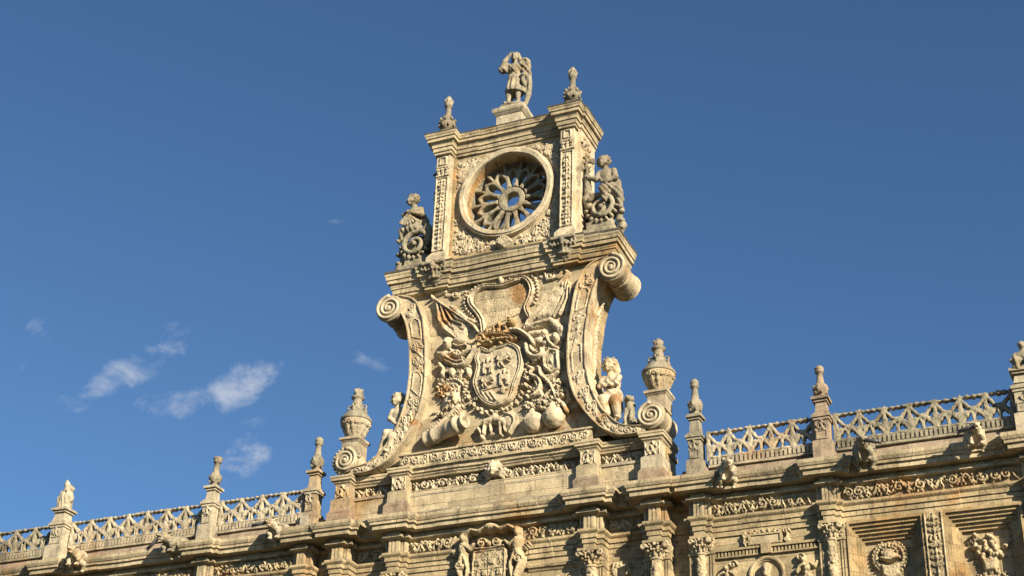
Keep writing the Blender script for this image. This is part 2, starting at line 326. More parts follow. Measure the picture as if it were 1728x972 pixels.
# ------------------------------------------------------------------ carved relief: a height field stamped with leaves, stems, figures
def chisel_lines(x, z, wl):
    """fine cut lines that follow a slowly turning direction, as in carved leaves, hair and drapery"""
    P = np.stack([x*1.9, z*1.9, x*0+3.3], -1); th = 4*vnoise(P); ph = (x*np.cos(th)+z*np.sin(th))*2*np.pi/wl+3*vnoise(P*2.3+7)
    return (.5+.5*np.cos(ph))**2.5
class Relief:
    def __init__(s, x0, x1, z0, z1, res=.016, seed=0):
        s.x0, s.z0, s.res = x0, z0, res
        s.nx, s.nz = int((x1-x0)/res)+2, int((z1-z0)/res)+2
        s.X, s.Z = np.meshgrid(x0+res*np.arange(s.nx), z0+res*np.arange(s.nz), indexing='ij')
        s.H = np.zeros_like(s.X); s.rng = np.random.RandomState(seed)
    def win(s, xa, xb, za, zb):
        i0 = max(0, int((xa-s.x0)/s.res)); i1 = min(s.nx, int((xb-s.x0)/s.res)+2)
        k0 = max(0, int((za-s.z0)/s.res)); k1 = min(s.nz, int((zb-s.z0)/s.res)+2)
        return (slice(i0, i1), slice(k0, k1)) if i1 > i0 and k1 > k0 else None
    def put(s, w, h): s.H[w] = np.maximum(s.H[w], h)
    def blob(s, x, z, rx, rz, h, a=0., dip=0., base=0.):
        m = max(rx, rz); w = s.win(x-m, x+m, z-m, z+m)
        if w is None: return s
        dx, dz = s.X[w]-x, s.Z[w]-z; c, q = math.cos(a), math.sin(a)
        u, v = (dx*c+dz*q)/rx, (-dx*q+dz*c)/rz; d = u*u+v*v
        hh = np.where(d < 1, base+h*np.sqrt(np.clip(1-d, 0, 1)), 0)
        if dip: hh = np.where(d < .3, hh*(1-dip*(1-d/.3)), hh)
        s.put(w, hh); return s
    def tube(s, pts, r, h, r2=None, base=0.):
        P = np.asarray(pts, float); n = len(P); rr = np.linspace(r, r if r2 is None else r2, n)
        for i in range(n-1):
            a, b = P[i], P[i+1]; m = max(rr[i], rr[i+1])
            w = s.win(min(a[0], b[0])-m, max(a[0], b[0])+m, min(a[1], b[1])-m, max(a[1], b[1])+m)
            if w is None: continue
            d = b-a; L = d@d+1e-12
            t = np.clip(((s.X[w]-a[0])*d[0]+(s.Z[w]-a[1])*d[1])/L, 0, 1)
            q = ((s.X[w]-a[0]-t*d[0])**2+(s.Z[w]-a[1]-t*d[1])**2)/(rr[i]*(1-t)+rr[i+1]*t)**2
            s.put(w, np.where(q < 1, base+h*np.sqrt(np.clip(1-q, 0, 1)), 0))
        return s
    def leaf(s, x, z, ang, L, wd, h, lobes=4, base=0.):
        c, q = math.cos(ang), math.sin(ang); m = L+wd
        w = s.win(x-m, x+m, z-m, z+m)
        if w is None: return s
        dx, dz = s.X[w]-x, s.Z[w]-z; t = (dx*c+dz*q)/L; v = (-dx*q+dz*c)/wd
        edge = np.where((t > 0) & (t < 1), np.sin(np.pi*np.clip(t, 0, 1)**.8)**.7*(.78+.22*np.cos(2*np.pi*lobes*(t-.12*np.abs(v)))), 0)
        r = np.abs(v)/np.maximum(edge, 1e-4)
        hh = h*(.45+.75*t)*np.sqrt(np.clip(1-r**2, 0, 1))*(.62+.38*np.clip(np.abs(v)*5, 0, 1))*(.8+.2*np.cos(2*np.pi*lobes*(t-.35*np.abs(v))))
        s.put(w, np.where(r < 1, base+hh, 0)); return s
    def spiral(s, x, z, r, turns, wd, h, cw=1, a0=0., rmin=.18, base=0.):
        n = int(22*turns); t = np.linspace(0, 1, n); rad = r*(1-t*(1-rmin)); a = a0+cw*2*np.pi*turns*t
        s.tube(np.stack([x+rad*np.cos(a), z+rad*np.sin(a)], -1), wd, h, wd*.7, base); s.blob(x, z, r*.26, r*.26, h*1.15, base=base); return s
    def plate(s, poly, h, bev=.02, base=None):
        P = np.asarray(poly, float); w = s.win(P[:, 0].min(), P[:, 0].max(), P[:, 1].min(), P[:, 1].max())
        if w is None: return s
        x, z = s.X[w], s.Z[w]; ins = np.zeros(x.shape, bool); d2 = np.full(x.shape, 9.)
        for i in range(len(P)):
            a, b = P[i], P[(i+1) % len(P)]
            cond = (a[1] > z) != (b[1] > z)
            with np.errstate(divide='ignore', invalid='ignore'): ins ^= cond & (x < (b[0]-a[0])*(z-a[1])/(b[1]-a[1]+1e-12)+a[0])
            d = b-a; t = np.clip(((x-a[0])*d[0]+(z-a[1])*d[1])/(d@d+1e-12), 0, 1)
            d2 = np.minimum(d2, (x-a[0]-t*d[0])**2+(z-a[1]-t*d[1])**2)
        s.put(w, np.where(ins, h*np.clip(np.sqrt(d2)/bev, .15, 1)**.5, 0)); return s
    def carve(s, pts, r, depth):
        P = np.asarray(pts, float)
        for a, b in zip(P[:-1], P[1:]):
            w = s.win(min(a[0], b[0])-r, max(a[0], b[0])+r, min(a[1], b[1])-r, max(a[1], b[1])+r)
            if w is None: continue
            d = b-a; t = np.clip(((s.X[w]-a[0])*d[0]+(s.Z[w]-a[1])*d[1])/(d@d+1e-12), 0, 1)
            q = ((s.X[w]-a[0]-t*d[0])**2+(s.Z[w]-a[1]-t*d[1])**2)/r**2
            s.H[w] = np.where(q < 1, np.maximum(s.H[w]-depth*(1-q), .003)*(s.H[w] > 0), s.H[w])
        return s
    def putto(s, x, z, k, h, flip=1, rng=None):
        g = rng or s.rng; j = lambda v: v*k*(1+.15*g.randn()); lean = .25*g.randn()
        s.blob(x, z, .085*k, .14*k, h, lean); s.blob(x+.02*k*flip, z-.15*k, .09*k, .09*k, h*.95)
        s.blob(x+lean*.1*k, z+.2*k, .07*k, .075*k, h*1.15)
        s.blob(x+lean*.1*k, z+.235*k, .08*k, .055*k, h*1.0)
        s.tube([(x+.08*k, z+.1*k), (x+j(.18), z+j(.02)), (x+j(.25), z+j(.14))], .04*k, h*.9, .03*k)
        s.tube([(x-.08*k, z+.1*k), (x-j(.17), z+j(.04)), (x-j(.24), z-j(.08))], .04*k, h*.9, .03*k)
        s.tube([(x+.04*k, z-.2*k), (x+j(.14)*flip, z-j(.27)), (x+j(.05), z-j(.4))], .05*k, h*.95, .03*k)
        s.tube([(x-.05*k, z-.2*k), (x-j(.1)*flip, z-j(.3)), (x-j(.02), z-j(.42))], .05*k, h*.9, .03*k)
        return s
    def rinceau(s, x0, x1, z0, z1, h, seed=0, unit=1.15):
        g = np.random.RandomState(seed); H = z1-z0; zc = (z0+z1)/2; n = max(1, int(round((x1-x0)/(H*unit)))); L = (x1-x0)/n
        for i in range(n):
            xc = x0+(i+.5)*L; up = 1 if i % 2 else -1
            s.spiral(xc, zc, H*.36, 1.35, H*.075, h, cw=up, a0=math.pi+up*.9, rmin=.3)
            s.tube([(xc-L*.55, zc+up*H*.3), (xc-L*.4, zc+up*H*.02), (xc-L*.3, zc-up*H*.25), (xc, zc-up*H*.4)], H*.07, h*.9)
            for k in range(6):
                a = g.rand()*6.28
                s.leaf(xc+H*.2*math.cos(a), zc+H*.2*math.sin(a), a+.7*up, H*(.28+.2*g.rand()), H*.13, h*(.8+.4*g.rand()), 3)
            s.leaf(xc-L*.48, zc+up*H*.1, up*1.1, H*.42, H*.16, h, 3); s.leaf(xc+L*.42, zc-up*H*.1, -up*1.9, H*.4, H*.15, h, 3)
        return s
    def figures(s, x0, x1, z0, z1, h, seed=0, k=1.):
        """a crowded frieze of small figures, wings, drapery and leaves"""
        g = np.random.RandomState(seed); H = z1-z0; zc = (z0+z1)/2; x = x0+H*.25; i = 0
        while x < x1-H*.25:
            f = 1 if i % 2 else -1
            if g.rand() < .6:
                s.putto(x, zc+H*.02*g.randn(), H*1.22, h, f, g); s.tube([(x-H*.34, zc-f*H*.3), (x-H*.1, zc), (x+H*.22, zc+f*H*.38)], H*.085, h*.8); x += H*(.60+.15*g.rand())
            else:
                s.spiral(x+H*.06, zc, H*.34, 1.2, H*.11, h, cw=f, a0=g.rand()*6, rmin=.3)
                for q in range(4):
                    a = g.rand()*6.28; s.leaf(x+H*.16*math.cos(a), zc+H*.16*math.sin(a), a+.5, H*(.35+.25*g.rand()), H*.17, h*(.9+.3*g.rand()), 3)
                x += H*(.66+.18*g.rand())
            a = -.9*f+.4*g.randn()
            s.tube([(x-H*.4, zc+f*H*.34), (x-H*.25, zc+.1*H*g.randn()), (x-H*.05, zc-f*H*.4)], H*.085, h*.8)
            i += 1
        return s
    def candelabra(s, xc, hw, z0, z1, h, seed=0):
        """a vertical strip of vases, paired leaves and scrolls, the two halves mirrored"""
        g = np.random.RandomState(seed); z = z0; s.tube([(xc, z0), (xc, z1)], hw*.13, h*.8)
        while z < z1-hw*.6:
            t = g.randint(5); L = hw*(.9+.6*g.rand())
            for q in (1, -1):
                j = 1+.12*g.randn()
                if t == 0: s.spiral(xc+q*hw*.5, z+L*.5, hw*.38, 1.2, hw*.13, h*j, cw=q, a0=(0 if q > 0 else math.pi), rmin=.3)
                elif t == 1: s.leaf(xc, z, math.pi/2-q*.75, hw*1.15, hw*.32, h*1.1*j, 3); s.leaf(xc, z+L*.35, math.pi/2-q*1.2, hw*.85, hw*.25, h*j, 3)
                elif t == 2: s.tube([(xc+q*hw*.1, z), (xc+q*hw*.75, z+L*.3), (xc+q*hw*.5, z+L*.8)], hw*.15, h*j); s.blob(xc+q*hw*.55, z+L*.82, hw*.22, hw*.22, h*1.1)
                elif t == 3: s.leaf(xc+q*hw*.15, z+L, -math.pi/2+q*.6, hw*1.1, hw*.3, h*j, 3)
                else: s.blob(xc+q*hw*.5, z+L*.45, hw*.28, hw*.34, h*j, q*.5, .3)
            s.blob(xc, z+L*.5, hw*(.2+.25*g.rand()), L*.4, h*1.15); z += L*.92
        return s
    def build(s, name, mat, parent, y=0., fmap=None, eps=.004, gain=1., back=.03, wear=.010, chisel=.017):
        X3 = np.stack([s.X*9, s.Z*9, s.X*0+1.7], -1); N = vnoise(X3)*wear + vnoise(X3*2.7)*wear*.7
        N = N-chisel*chisel_lines(s.X, s.Z, .052)*np.clip(s.H/.05, 0, 1)
        H = np.where(s.H > eps, np.maximum(s.H*gain+N, .004), -back)
        on = H > 0; cell = on[:-1, :-1] | on[1:, :-1] | on[:-1, 1:] | on[1:, 1:]
        ii, kk = np.nonzero(cell)
        if len(ii) == 0: return None
        idx = np.arange(s.nx*s.nz).reshape(s.nx, s.nz)
        Q = np.stack([idx[ii, kk], idx[ii+1, kk], idx[ii+1, kk+1], idx[ii, kk+1]], -1)
        use = np.unique(Q); remap = np.full(s.nx*s.nz, -1); remap[use] = np.arange(len(use)); Q = remap[Q]
        x, z, hh = s.X.ravel()[use], s.Z.ravel()[use], H.ravel()[use]
        V = np.stack([x, y-hh, z], -1) if fmap is None else fmap(x, z, hh)
        return mesh_obj(name, V, Q, mat, parent, smooth=True)

# ------------------------------------------------------------------ sculpture in the round: smooth unions of limbs, drapery and masses, meshed with surface nets
class Sculpt:
    def __init__(s, res=.028): s.ops = []; s.res = res; s.wear = .008; s.fold = None; s.chisel = .006
    def _push(s, lo, hi, f, k, sub): s.ops.append((np.asarray(lo, float), np.asarray(hi, float), f, k, sub)); return s
    def cap(s, a, b, ra, rb=None, k=.04, sub=False):
        a, b = np.asarray(a, float), np.asarray(b, float); rb = ra if rb is None else rb; d = b-a; L = d@d+1e-9; m = max(ra, rb)
        def f(P):
            t = np.clip(((P-a)@d)/L, 0, 1); return np.linalg.norm(P-a-t[..., None]*d, axis=-1)-(ra+(rb-ra)*t)
        return s._push(np.minimum(a, b)-m, np.maximum(a, b)+m, f, k, sub)
    def chain(s, pts, rs, k=.04):
        for i in range(len(pts)-1): s.cap(pts[i], pts[i+1], rs[i], rs[i+1], k)
        return s
    def ell(s, c, r, rot=None, k=.04, sub=False):
        c, r = np.asarray(c, float), np.asarray(r, float); m = r.max() if rot else r
        M = np.array(Matrix.Rotation(rot[1], 3, rot[0])) if rot else np.eye(3)
        def f(P):
            q = (P-c)@M; n = np.linalg.norm(q/r, axis=-1); g = np.linalg.norm(q/(r*r), axis=-1)+1e-9; return n*(n-1)/g
        return s._push(c-m, c+m, f, k, sub)
    def box(s, c, h, r=.02, rot=None, k=.02, sub=False):
        c, h = np.asarray(c, float), np.asarray(h, float); M = np.array(Matrix.Rotation(rot[1], 3, rot[0])) if rot else np.eye(3)
        m = np.linalg.norm(h) if rot else h
        def f(P):
            q = np.abs((P-c)@M)-(h-r); return np.linalg.norm(np.maximum(q, 0), axis=-1)+np.minimum(q.max(-1), 0)-r
        return s._push(c-m, c+m, f, k, sub)
    def torus(s, c, R0, r, axis='y', k=.02, sub=False):
        c = np.asarray(c, float); i = 'xyz'.index(axis); o = [j for j in range(3) if j != i]
        def f(P):
            q = P-c; return np.hypot(np.hypot(q[..., o[0]], q[..., o[1]])-R0, q[..., i])-r
        return s._push(c-R0-r, c+R0+r, f, k, sub)
    def fn(s, lo, hi, f, k=.01, sub=False): return s._push(lo, hi, f, k, sub)
    def mesh(s):
        res = s.res; adds = [o for o in s.ops if not o[4]]
        lo = np.min([o[0] for o in adds], 0)-2.5*res-.02; hi = np.max([o[1] for o in adds], 0)+2.5*res+.02
        n = np.ceil((hi-lo)/res).astype(int)+1
        G = np.stack(np.meshgrid(*[lo[i]+res*np.arange(n[i]) for i in range(3)], indexing='ij'), -1)
        D = np.full(n, 1.)
        for a, b, f, k, sub in s.ops:
            m = k+3*res; i0 = np.maximum(0, ((a-m-lo)/res).astype(int)); i1 = np.minimum(n, np.ceil((b+m-lo)/res).astype(int)+1)
            if (i1 <= i0).any(): continue
            w = tuple(slice(p, q) for p, q in zip(i0, i1)); v = f(G[w]); d = D[w]
            if sub: v = -v; h = np.clip(.5-.5*(d-v)/k, 0, 1) if False else np.clip(.5+.5*(v-d)/k, 0, 1); D[w] = d*(1-h)+v*h+k*h*(1-h)
            else: h = np.clip(.5+.5*(d-v)/k, 0, 1); D[w] = d*(1-h)+v*h-k*h*(1-h)
        if s.fold is not None: D = D+s.fold(G)
        if s.chisel: D = D+s.chisel*chisel_lines(G[..., 0]+.6*G[..., 1], G[..., 2]+.3*G[..., 1], .075)
        if s.wear: D = D+s.wear*vnoise(G*11.)+.5*s.wear*vnoise(G*27.+5)
        D[0] = D[-1] = 1; D[:, 0] = D[:, -1] = 1; D[:, :, 0] = D[:, :, -1] = 1
        ins = D < 0
        c8 = [(i, j, k) for i in (0, 1) for j in (0, 1) for k in (0, 1)]
        sl = lambda A, c: A[tuple(slice(c[i], A.shape[i]-1+c[i]) for i in range(3))]
        cnt = sum(sl(ins, c).astype(int) for c in c8); act = (cnt > 0) & (cnt < 8)
        idx = np.full(act.shape, -1); idx[act] = np.arange(act.sum())
        acc = np.zeros((act.sum(), 3)); num = np.zeros(act.sum())
        for p in c8:
            for ax in range(3):
                if p[ax]: continue
                q = list(p); q[ax] = 1
                va, vb = sl(D, p)[act], sl(D, q)[act]; x = (va < 0) != (vb < 0); t = np.where(x, va/np.where(x, va-vb, 1), 0)
                pos = np.tile(np.array(p, float), (len(va), 1)); pos[:, ax] += t
                acc[x] += pos[x]; num[x] += 1
        base = np.stack(np.nonzero(act), -1); V = lo+res*(base+acc/num[:, None]); F = []
        for ax in range(3):
            b, c = (ax+1) % 3, (ax+2) % 3
            s0 = [slice(None)]*3; s1 = [slice(None)]*3; s0[ax] = slice(0, -1); s1[ax] = slice(1, None)
            A, B = ins[tuple(s0)], ins[tuple(s1)]; E = A != B; P = np.stack(np.nonzero(E), -1); fl = A[E]
            ok = (P[:, b] > 0) & (P[:, c] > 0) & (P[:, b] < act.shape[b]) & (P[:, c] < act.shape[c]); P, fl = P[ok], fl[ok]
            def at(db, dc):
                q = P.copy(); q[:, b] -= db; q[:, c] -= dc; return idx[q[:, 0], q[:, 1], q[:, 2]]
            Q = np.stack([at(1, 1), at(0, 1), at(0, 0), at(1, 0)], -1); Q[~fl] = Q[~fl][:, ::-1]; F.append(Q)
        return V, np.concatenate(F)
    def build(s, name, mat, parent=None, at=(0, 0, 0), mirror=False, origin=None, scale=1.):
        V, F = s.mesh()
        if mirror: V = V*[-1, 1, 1]; F = F[:, ::-1]
        return mesh_obj(name, V*scale+np.asarray(at, float), np.ascontiguousarray(F), mat, parent, smooth=True, origin=origin)

def crom(pts, n=12):
    """Catmull-Rom curve through points"""
    P = np.asarray(pts, float); P = np.vstack([2*P[0]-P[1], P, 2*P[-1]-P[-2]]); out = []
    for i in range(1, len(P)-2):
        for t in np.linspace(0, 1, n, endpoint=False):
            out.append(.5*((2*P[i])+(P[i+1]-P[i-1])*t+(2*P[i-1]-5*P[i]+4*P[i+1]-P[i+2])*t*t+(3*P[i]-P[i-1]-3*P[i+1]+P[i+2])*t**3))
    out.append(P[-2]); return np.array(out)

def head(s, c, r, face=(0, -1, 0), curls=1):
    c = np.array(c, float); f = np.array(face, float); f /= np.linalg.norm(f); u = np.array([0, 0, 1.]); r_ = np.cross(f, u); r_ /= np.linalg.norm(r_)
    P = lambda a, b, d: c+r*(a*r_+b*f+d*u)
    s.ell(c, (.80*r, .85*r, r)); s.ell(P(0, .45, -.42), (.5*r, .5*r, .45*r)); s.cap(P(0, .85, .1), P(0, 1.02, -.22), .11*r, .17*r, .1*r); s.ell(P(0, .80, -.52), (.24*r, .2*r, .08*r), None, .05*r); s.ell(P(0, .68, -.78), (.22*r, .2*r, .18*r))
    for q in (-1, 1): s.ell(P(q*.34, .86, .08), (.19*r, .2*r, .11*r), None, .05*r, True); s.ell(P(q*.34, .72, .08), (.11*r, .11*r, .08*r), None, .03*r); s.ell(P(q*.8, 0, -.05), (.13*r, .16*r, .22*r), None, .04*r); s.ell(P(q*.4, .62, -.35), (.28*r, .25*r, .25*r))
    s.ell(P(0, -.30, .28), (.92*r, .9*r, .86*r)); s.ell(P(.62, -.25, -.2), (.4*r, .6*r, .5*r)); s.ell(P(-.62, -.25, -.2), (.4*r, .6*r, .5*r))
    g = np.random.RandomState(int(abs(c[0]*100)))
    for k in range(34):
        z_ = -.55+1.5*((k+.5)/34); a = k*2.4; w_ = math.sqrt(max(0, 1-min(1, abs(z_))**2)); b = math.sin(a)*w_
        if b > .55-.2*z_ and z_ < .75: continue
        s.ell(P(1.0*math.cos(a)*w_, -.12+.98*b, .12+.95*z_), (.24*r, .24*r, .22*r), None, .02*r)

# ------------------------------------------------------------------ ground
g = MB(); g.grid((-300, -300, 0), (600, 0, 0), (0, 600, 0), 4, 4)
tag(g.build('ground', M_PAVE, rough=0), kind='structure')

# ------------------------------------------------------------------ the palace facade
PAL = thing('stone_palace', 'long golden palace facade with heavy stepped cornice, columns and carved friezes below the balustrades', 'building', (0, .6, 0))
YW = .26                                              # plane of the frieze wall
XL, XR = -22.2, 17.8
def res_at(c, hw, y, sh, ys): return [(c-hw, c+hw, y), (c-hw-sh, c+hw+sh, ys)]
INNER, OUTER, SMALL, FAR, END = 2.69, 4.36, 5.46, 8.57, 13.2
END_L = -13.68
COLS = [s*c for c in (INNER, OUTER, SMALL, FAR) for s in (-1, 1)] + [END, END_L, -17.77]
def is_main(c): return abs(c) < 5
BUMPS = [(XL, -5.26, YW), (-3.0, 3.0, YW), (5.26, XR, YW)]           # the bays beside the paired columns lie deeper
YDEEP = .52
for c in COLS:
    BUMPS += res_at(c, .15 if is_main(c) else .125, -.02 if is_main(c) else .03, .15 if is_main(c) else .12, .11 if is_main(c) else .14)
ent = steps_path(XL, XR, YDEEP, BUMPS)
P_CORN = [(-.4, 15.80), (.02, 15.80), (.12, 15.82), (.14, 15.835), (.14, 15.885), (.05, 15.90), (.05, 15.985), (.34, 15.995), (.34, 16.11), (.395, 16.12), (.395, 16.18), (.42, 16.2), (.455, 16.27), (.455, 16.355), (.05, 16.43), (-.4, 16.43)]
P_ARCH = [(-.35, 14.95), (0, 14.95), (0, 15.07), (.028, 15.075), (.028, 15.19), (.058, 15.195), (.058, 15.30), (.09, 15.33), (.115, 15.36), (.115, 15.42), (-.35, 15.43)]
MB().sweep(ent, P_CORN).build('cornice', M_TRIM, PAL, .007)
MB().sweep(ent, P_ARCH).build('architrave', M_LOW, PAL, .007)
# body of the building: wall planes behind everything, bay by bay down to the ground
w = MB(); w.box(XL, XR, YDEEP, 1.6, 15.43, 15.84, .8)
for a, b in ((XL, -5.26), (-3.0, 3.0), (5.26, XR)): w.box(a, b, YW, .9, 15.432, 15.838, .8)
w.box(XL, XR, .95, 14., 0, 16.42, 4.)
def wall_box(x0, x1, y, z0=0., z1=14.95): w.box(x0, x1, y, .95, z0, z1, 1.5)
wall_box(-2.45, 2.45, .3); 
for q in (-1, 1):
    a = lambda u, v: (u, v) if q > 0 else (-v, -u)
    wall_box(*a(2.45, 2.95), .27); wall_box(*a(2.95, 4.12), .54); wall_box(*a(4.12, 4.6), .27); wall_box(*a(4.6, 5.26), .54); wall_box(*a(5.26, 5.68), .27)
    wall_box(*a(5.68, 8.38), .3); wall_box(*a(8.38, 8.92), .25)
    for k in range(1):
        wall_box(*a(8.92, 12.82), .59, 0, 14.95)
        for u, v in ((10.66, 11.1),): wall_box(*a(u, v), .2)
    wall_box(*a(12.82, 13.5), .25)
wall_box(-17.5, -13.5, .3); wall_box(XL, -17.5, .3); wall_box(13.5, XR, .3)
w.build('wall', M_LOW, PAL, .006)
# low attic course behind the parapets: sloped weathering stones and the flat roof edge
for q in (-1, 1):
    pr = [(-.3, 16.42), (.05, 16.425), (.06, 16.47), (-.12, 16.76), (-.3, 16.78)]
    pa = steps_path(5.0, XR, YW-.06, [(c-.3, c+.3, YW-.22) for c in (SMALL, FAR, END)]) if q > 0 else steps_path(XL, -5.0, YW-.06, [(-c-.3, -c+.3, YW-.2) for c in (SMALL, FAR, -END_L, 17.77)])
    MB().sweep(pa, pr, .62).build('weathering_course', M_RED, PAL, .016)
    r = MB(); r.box(*((5.0, XR) if q > 0 else (XL, -5.0)), .3, 9., 16.4, 16.74, 2.)
    r.build('roof', M_GREY, PAL, .01)
# frieze reliefs between the ressauts
edges = sorted(COLS)
def frieze(x0, x1, seed, z0=15.45, z1=15.80, h=.12, y=YW):
    rl = Relief(x0, x1, z0, z1, seed=seed); rl.figures(x0+.03, x1-.03, z0+.01, z1-.01, h, seed); rl.build('frieze_relief', M_LOWCARVE, PAL, y)
sd_ = 10
for a, b in zip(edges[:-1], edges[1:]):
    pad = .34
    if a == -INNER: 
        frieze(-2.3, -.95, 5); frieze(.98, 2.3, 6); continue
    if b-a > 1.5: frieze(a+pad, b-pad, sd_, y=YDEEP if max(abs(a), abs(b)) < 5 else YW)
    sd_ += 1
# fluted frieze blocks, columns with leafy capitals, pilaster strips behind them
def make_column(c):
    big = is_main(c); r0 = .145 if big else .115; hw = .15 if big else .125; yf = -.02 if big else .03
    b = MB()                                            # ribs on the block and on its shoulders
    for dx in (-.1, 0, .1): b.box(c+dx*hw/.15-.03, c+dx*hw/.15+.03, yf-.022, yf+.03, 15.45, 15.80, .4)
    for s in (-1, 1):
        for k in (.04, .115): b.box(c+s*(hw+k)-.024, c+s*(hw+k)+.024, (.085 if big else .115), .24, 15.45, 15.80, .4)
    b.box(c-hw, c+hw, yf, YDEEP+.05, 15.43, 15.84, .3); b.box(c-hw-(.15 if big else .12), c+hw+(.15 if big else .12), .11 if big else .14, YDEEP+.05, 15.432, 15.838, .3)
    b.build('frieze_block', M_LOWCARVE, PAL, .006)
    cy = yf+r0+.03
    col = MB(); zt = 14.55
    prof = [(r0*1.25, 8.2), (r0*1.25, 8.3), (r0*1.05, 8.4), (r0*1.05, 13.2), (r0*1.2, 13.22), (r0*1.2, 13.28), (r0*.95, 13.3), (r0*.9, zt-.06), (r0*1.1, zt-.05), (r0*1.1, zt)]
    col.lathe(prof, (c, cy, 0), 20)
    co = col.build('column', M_LOWCARVE, PAL, .006, smooth=False)
    # carved shaft: leaf and fruit trails spiralling over the drum
    rl = Relief(-math.pi*r0, math.pi*r0, 13.32, zt-.08, .014, int(abs(c)*7)); g = rl.rng
    for k in range(40): rl.leaf((g.rand()*2-1)*math.pi*r0, 13.32+g.rand()*1.1, 1.57+.9*g.randn(), .17, .06, .035, 3)
    for k in range(14): rl.blob((g.rand()*2-1)*math.pi*r0, 13.35+g.rand()*1.05, .04, .05, .04)
    def fm(x, z, h):
        a = x/r0-math.pi/2; rr = r0*.9+h; return np.stack([c+rr*np.cos(a), cy+rr*np.sin(a), z], -1)
    rl.build('shaft_carving', M_LOWCARVE, co, fmap=fm, back=.02)
    # capital: bell with two rows of leaves, corner scrolls, abacus
    cp = Sculpt(.022); cp.wear = .007
    k = r0/.145
    cp.cap((c, cy, zt), (c, cy, zt+.32), .13*k, .17*k, .03)
    g = np.random.RandomState(int(abs(c)*3)+1)
    for row, (zz, rr, nn) in enumerate(((.03, .165, 8), (.16, .205, 8))):
        for i in range(nn):
            a = (i+.5*row)*2*math.pi/nn; ca, sa = math.cos(a), math.sin(a)
            cp.cap((c+ca*rr*k, cy+sa*rr*k, zt+zz), (c+ca*(rr+.03)*k, cy+sa*(rr+.03)*k, zt+zz+.10), .035*k, .03*k, .012)
            cp.ell((c+ca*(rr+.075)*k, cy+sa*(rr+.075)*k, zt+zz+.115), (.045*k, .045*k, .034), None, .010)
    for sx in (-1, 1):
        for sy in (-1, 1):
            cp.torus((c+sx*.275*k, cy+sy*.17*k, zt+.28), .06*k, .034, 'y', .015); cp.cap((c+sx*.1*k, cy+sy*.1*k, zt+.2), (c+sx*.265*k, cy+sy*.17*k, zt+.31), .035, .04, .02)
    cp.ell((c, cy-.2*k, zt+.3), (.05, .04, .055)); cp.ell((c+.2*k, cy, zt+.3), (.04, .05, .05))
    cp.build('capital', M_LOWCARVE, co)
    ab = MB(); ab.box(c-.29*k, c+.29*k, cy-.22*k, .3, zt+.335, 14.951, .3); ab.build('abacus', M_LOW, co, .01)
    # the flat fluted pilaster behind the column
    pl = MB()
    for s in (-1, 1):
        for u, v in ((.20, .235), (.26, .295)): pl.box(min(c+s*u, c+s*v), max(c+s*u, c+s*v), .19, .33, 8, 14.5, 3.)
    pl.box(c-.3, c+.3, .215, .56, 8, 14.52, 3.); pl.box(c-.32, c+.32, .17, .56, 14.52, 14.58, .5)
    pl.box(c-.31, c+.31, .21, .56, 14.58, 14.96, .5); pl.build('pilaster', M_LOW, PAL, .005)
    for s in (-1, 1):
        rl = Relief(c-.33, c+.33, 14.58, 14.94, .016, 3); rl.leaf(c+s*.2, 14.6, 1.57-s*.3, .3, .08, .09, 3); rl.spiral(c+s*.24, 14.84, .07, 1.1, .022, .1, s)
        rl.build('pilaster_capital', M_LOWCARVE, PAL, .21)
for c in COLS: make_column(c)

# middle bay: ledge moulding and heads below the architrave
for q in (-1, 1):
    lm = MB(); lm.sweep([(q*.98 if q > 0 else -2.38, .3), (2.38 if q > 0 else -.98, .3)], [(-.05, 14.62), (.02, 14.62), (.05, 14.68), (.09, 14.7), (.09, 14.78), (-.05, 14.8)])
    lm.build('ledge_moulding', M_LOW, PAL, .008)
    rl = Relief(*( (1.0, 2.35) if q > 0 else (-2.35, -1.0)), 13.5, 14.58, seed=4+q)
    cx = q*1.7
    for k in (-.35, .35): rl.putto(cx+k, 14.2, .7, .14, 1 if k > 0 else -1)
    rl.spiral(cx, 14.3, .16, 1.3, .04, .11); rl.leaf(cx-.2, 13.8, .8, .4, .12, .1); rl.leaf(cx+.2, 13.8, 2.3, .4, .12, .1)
    rl.build('wall_relief', M_LOWCARVE, PAL, .3)
    # shell niche between the paired columns
    n = MB(); cx = q*3.53; zc = 13.75
    n.tube([(cx+.44*math.cos(t), .52, zc+.44*math.sin(t)) for t in np.linspace(0, math.pi, 24)], .045, 8)
    n.tube([(cx+.35*math.cos(t), .53, zc+.35*math.sin(t)) for t in np.linspace(0, math.pi, 24)], .03, 8)
    n.build('niche_arch', M_LOW, PAL, .006)
    rl = Relief(cx-.52, cx+.52, 13.7, 14.85, seed=9+q)
    for k in range(11):
        t = math.pi*(k+.5)/11; rl.tube([(cx+.1*math.cos(t), zc+.1*math.sin(t)), (cx+.3*math.cos(t), zc+.3*math.sin(t))], .02, .05, .045)
    rl.putto(cx, 14.52, .5, .12); rl.leaf(cx-.12, 14.55, 2.8, .36, .12, .1); rl.leaf(cx+.12, 14.55, .35, .36, .12, .1)
    rl.leaf(cx-.3, 14.3, 2.0, .35, .1, .08); rl.leaf(cx+.3, 14.3, 1.1, .35, .1, .08)
    rl.build('shell_niche', M_LOWCARVE, PAL, .54)

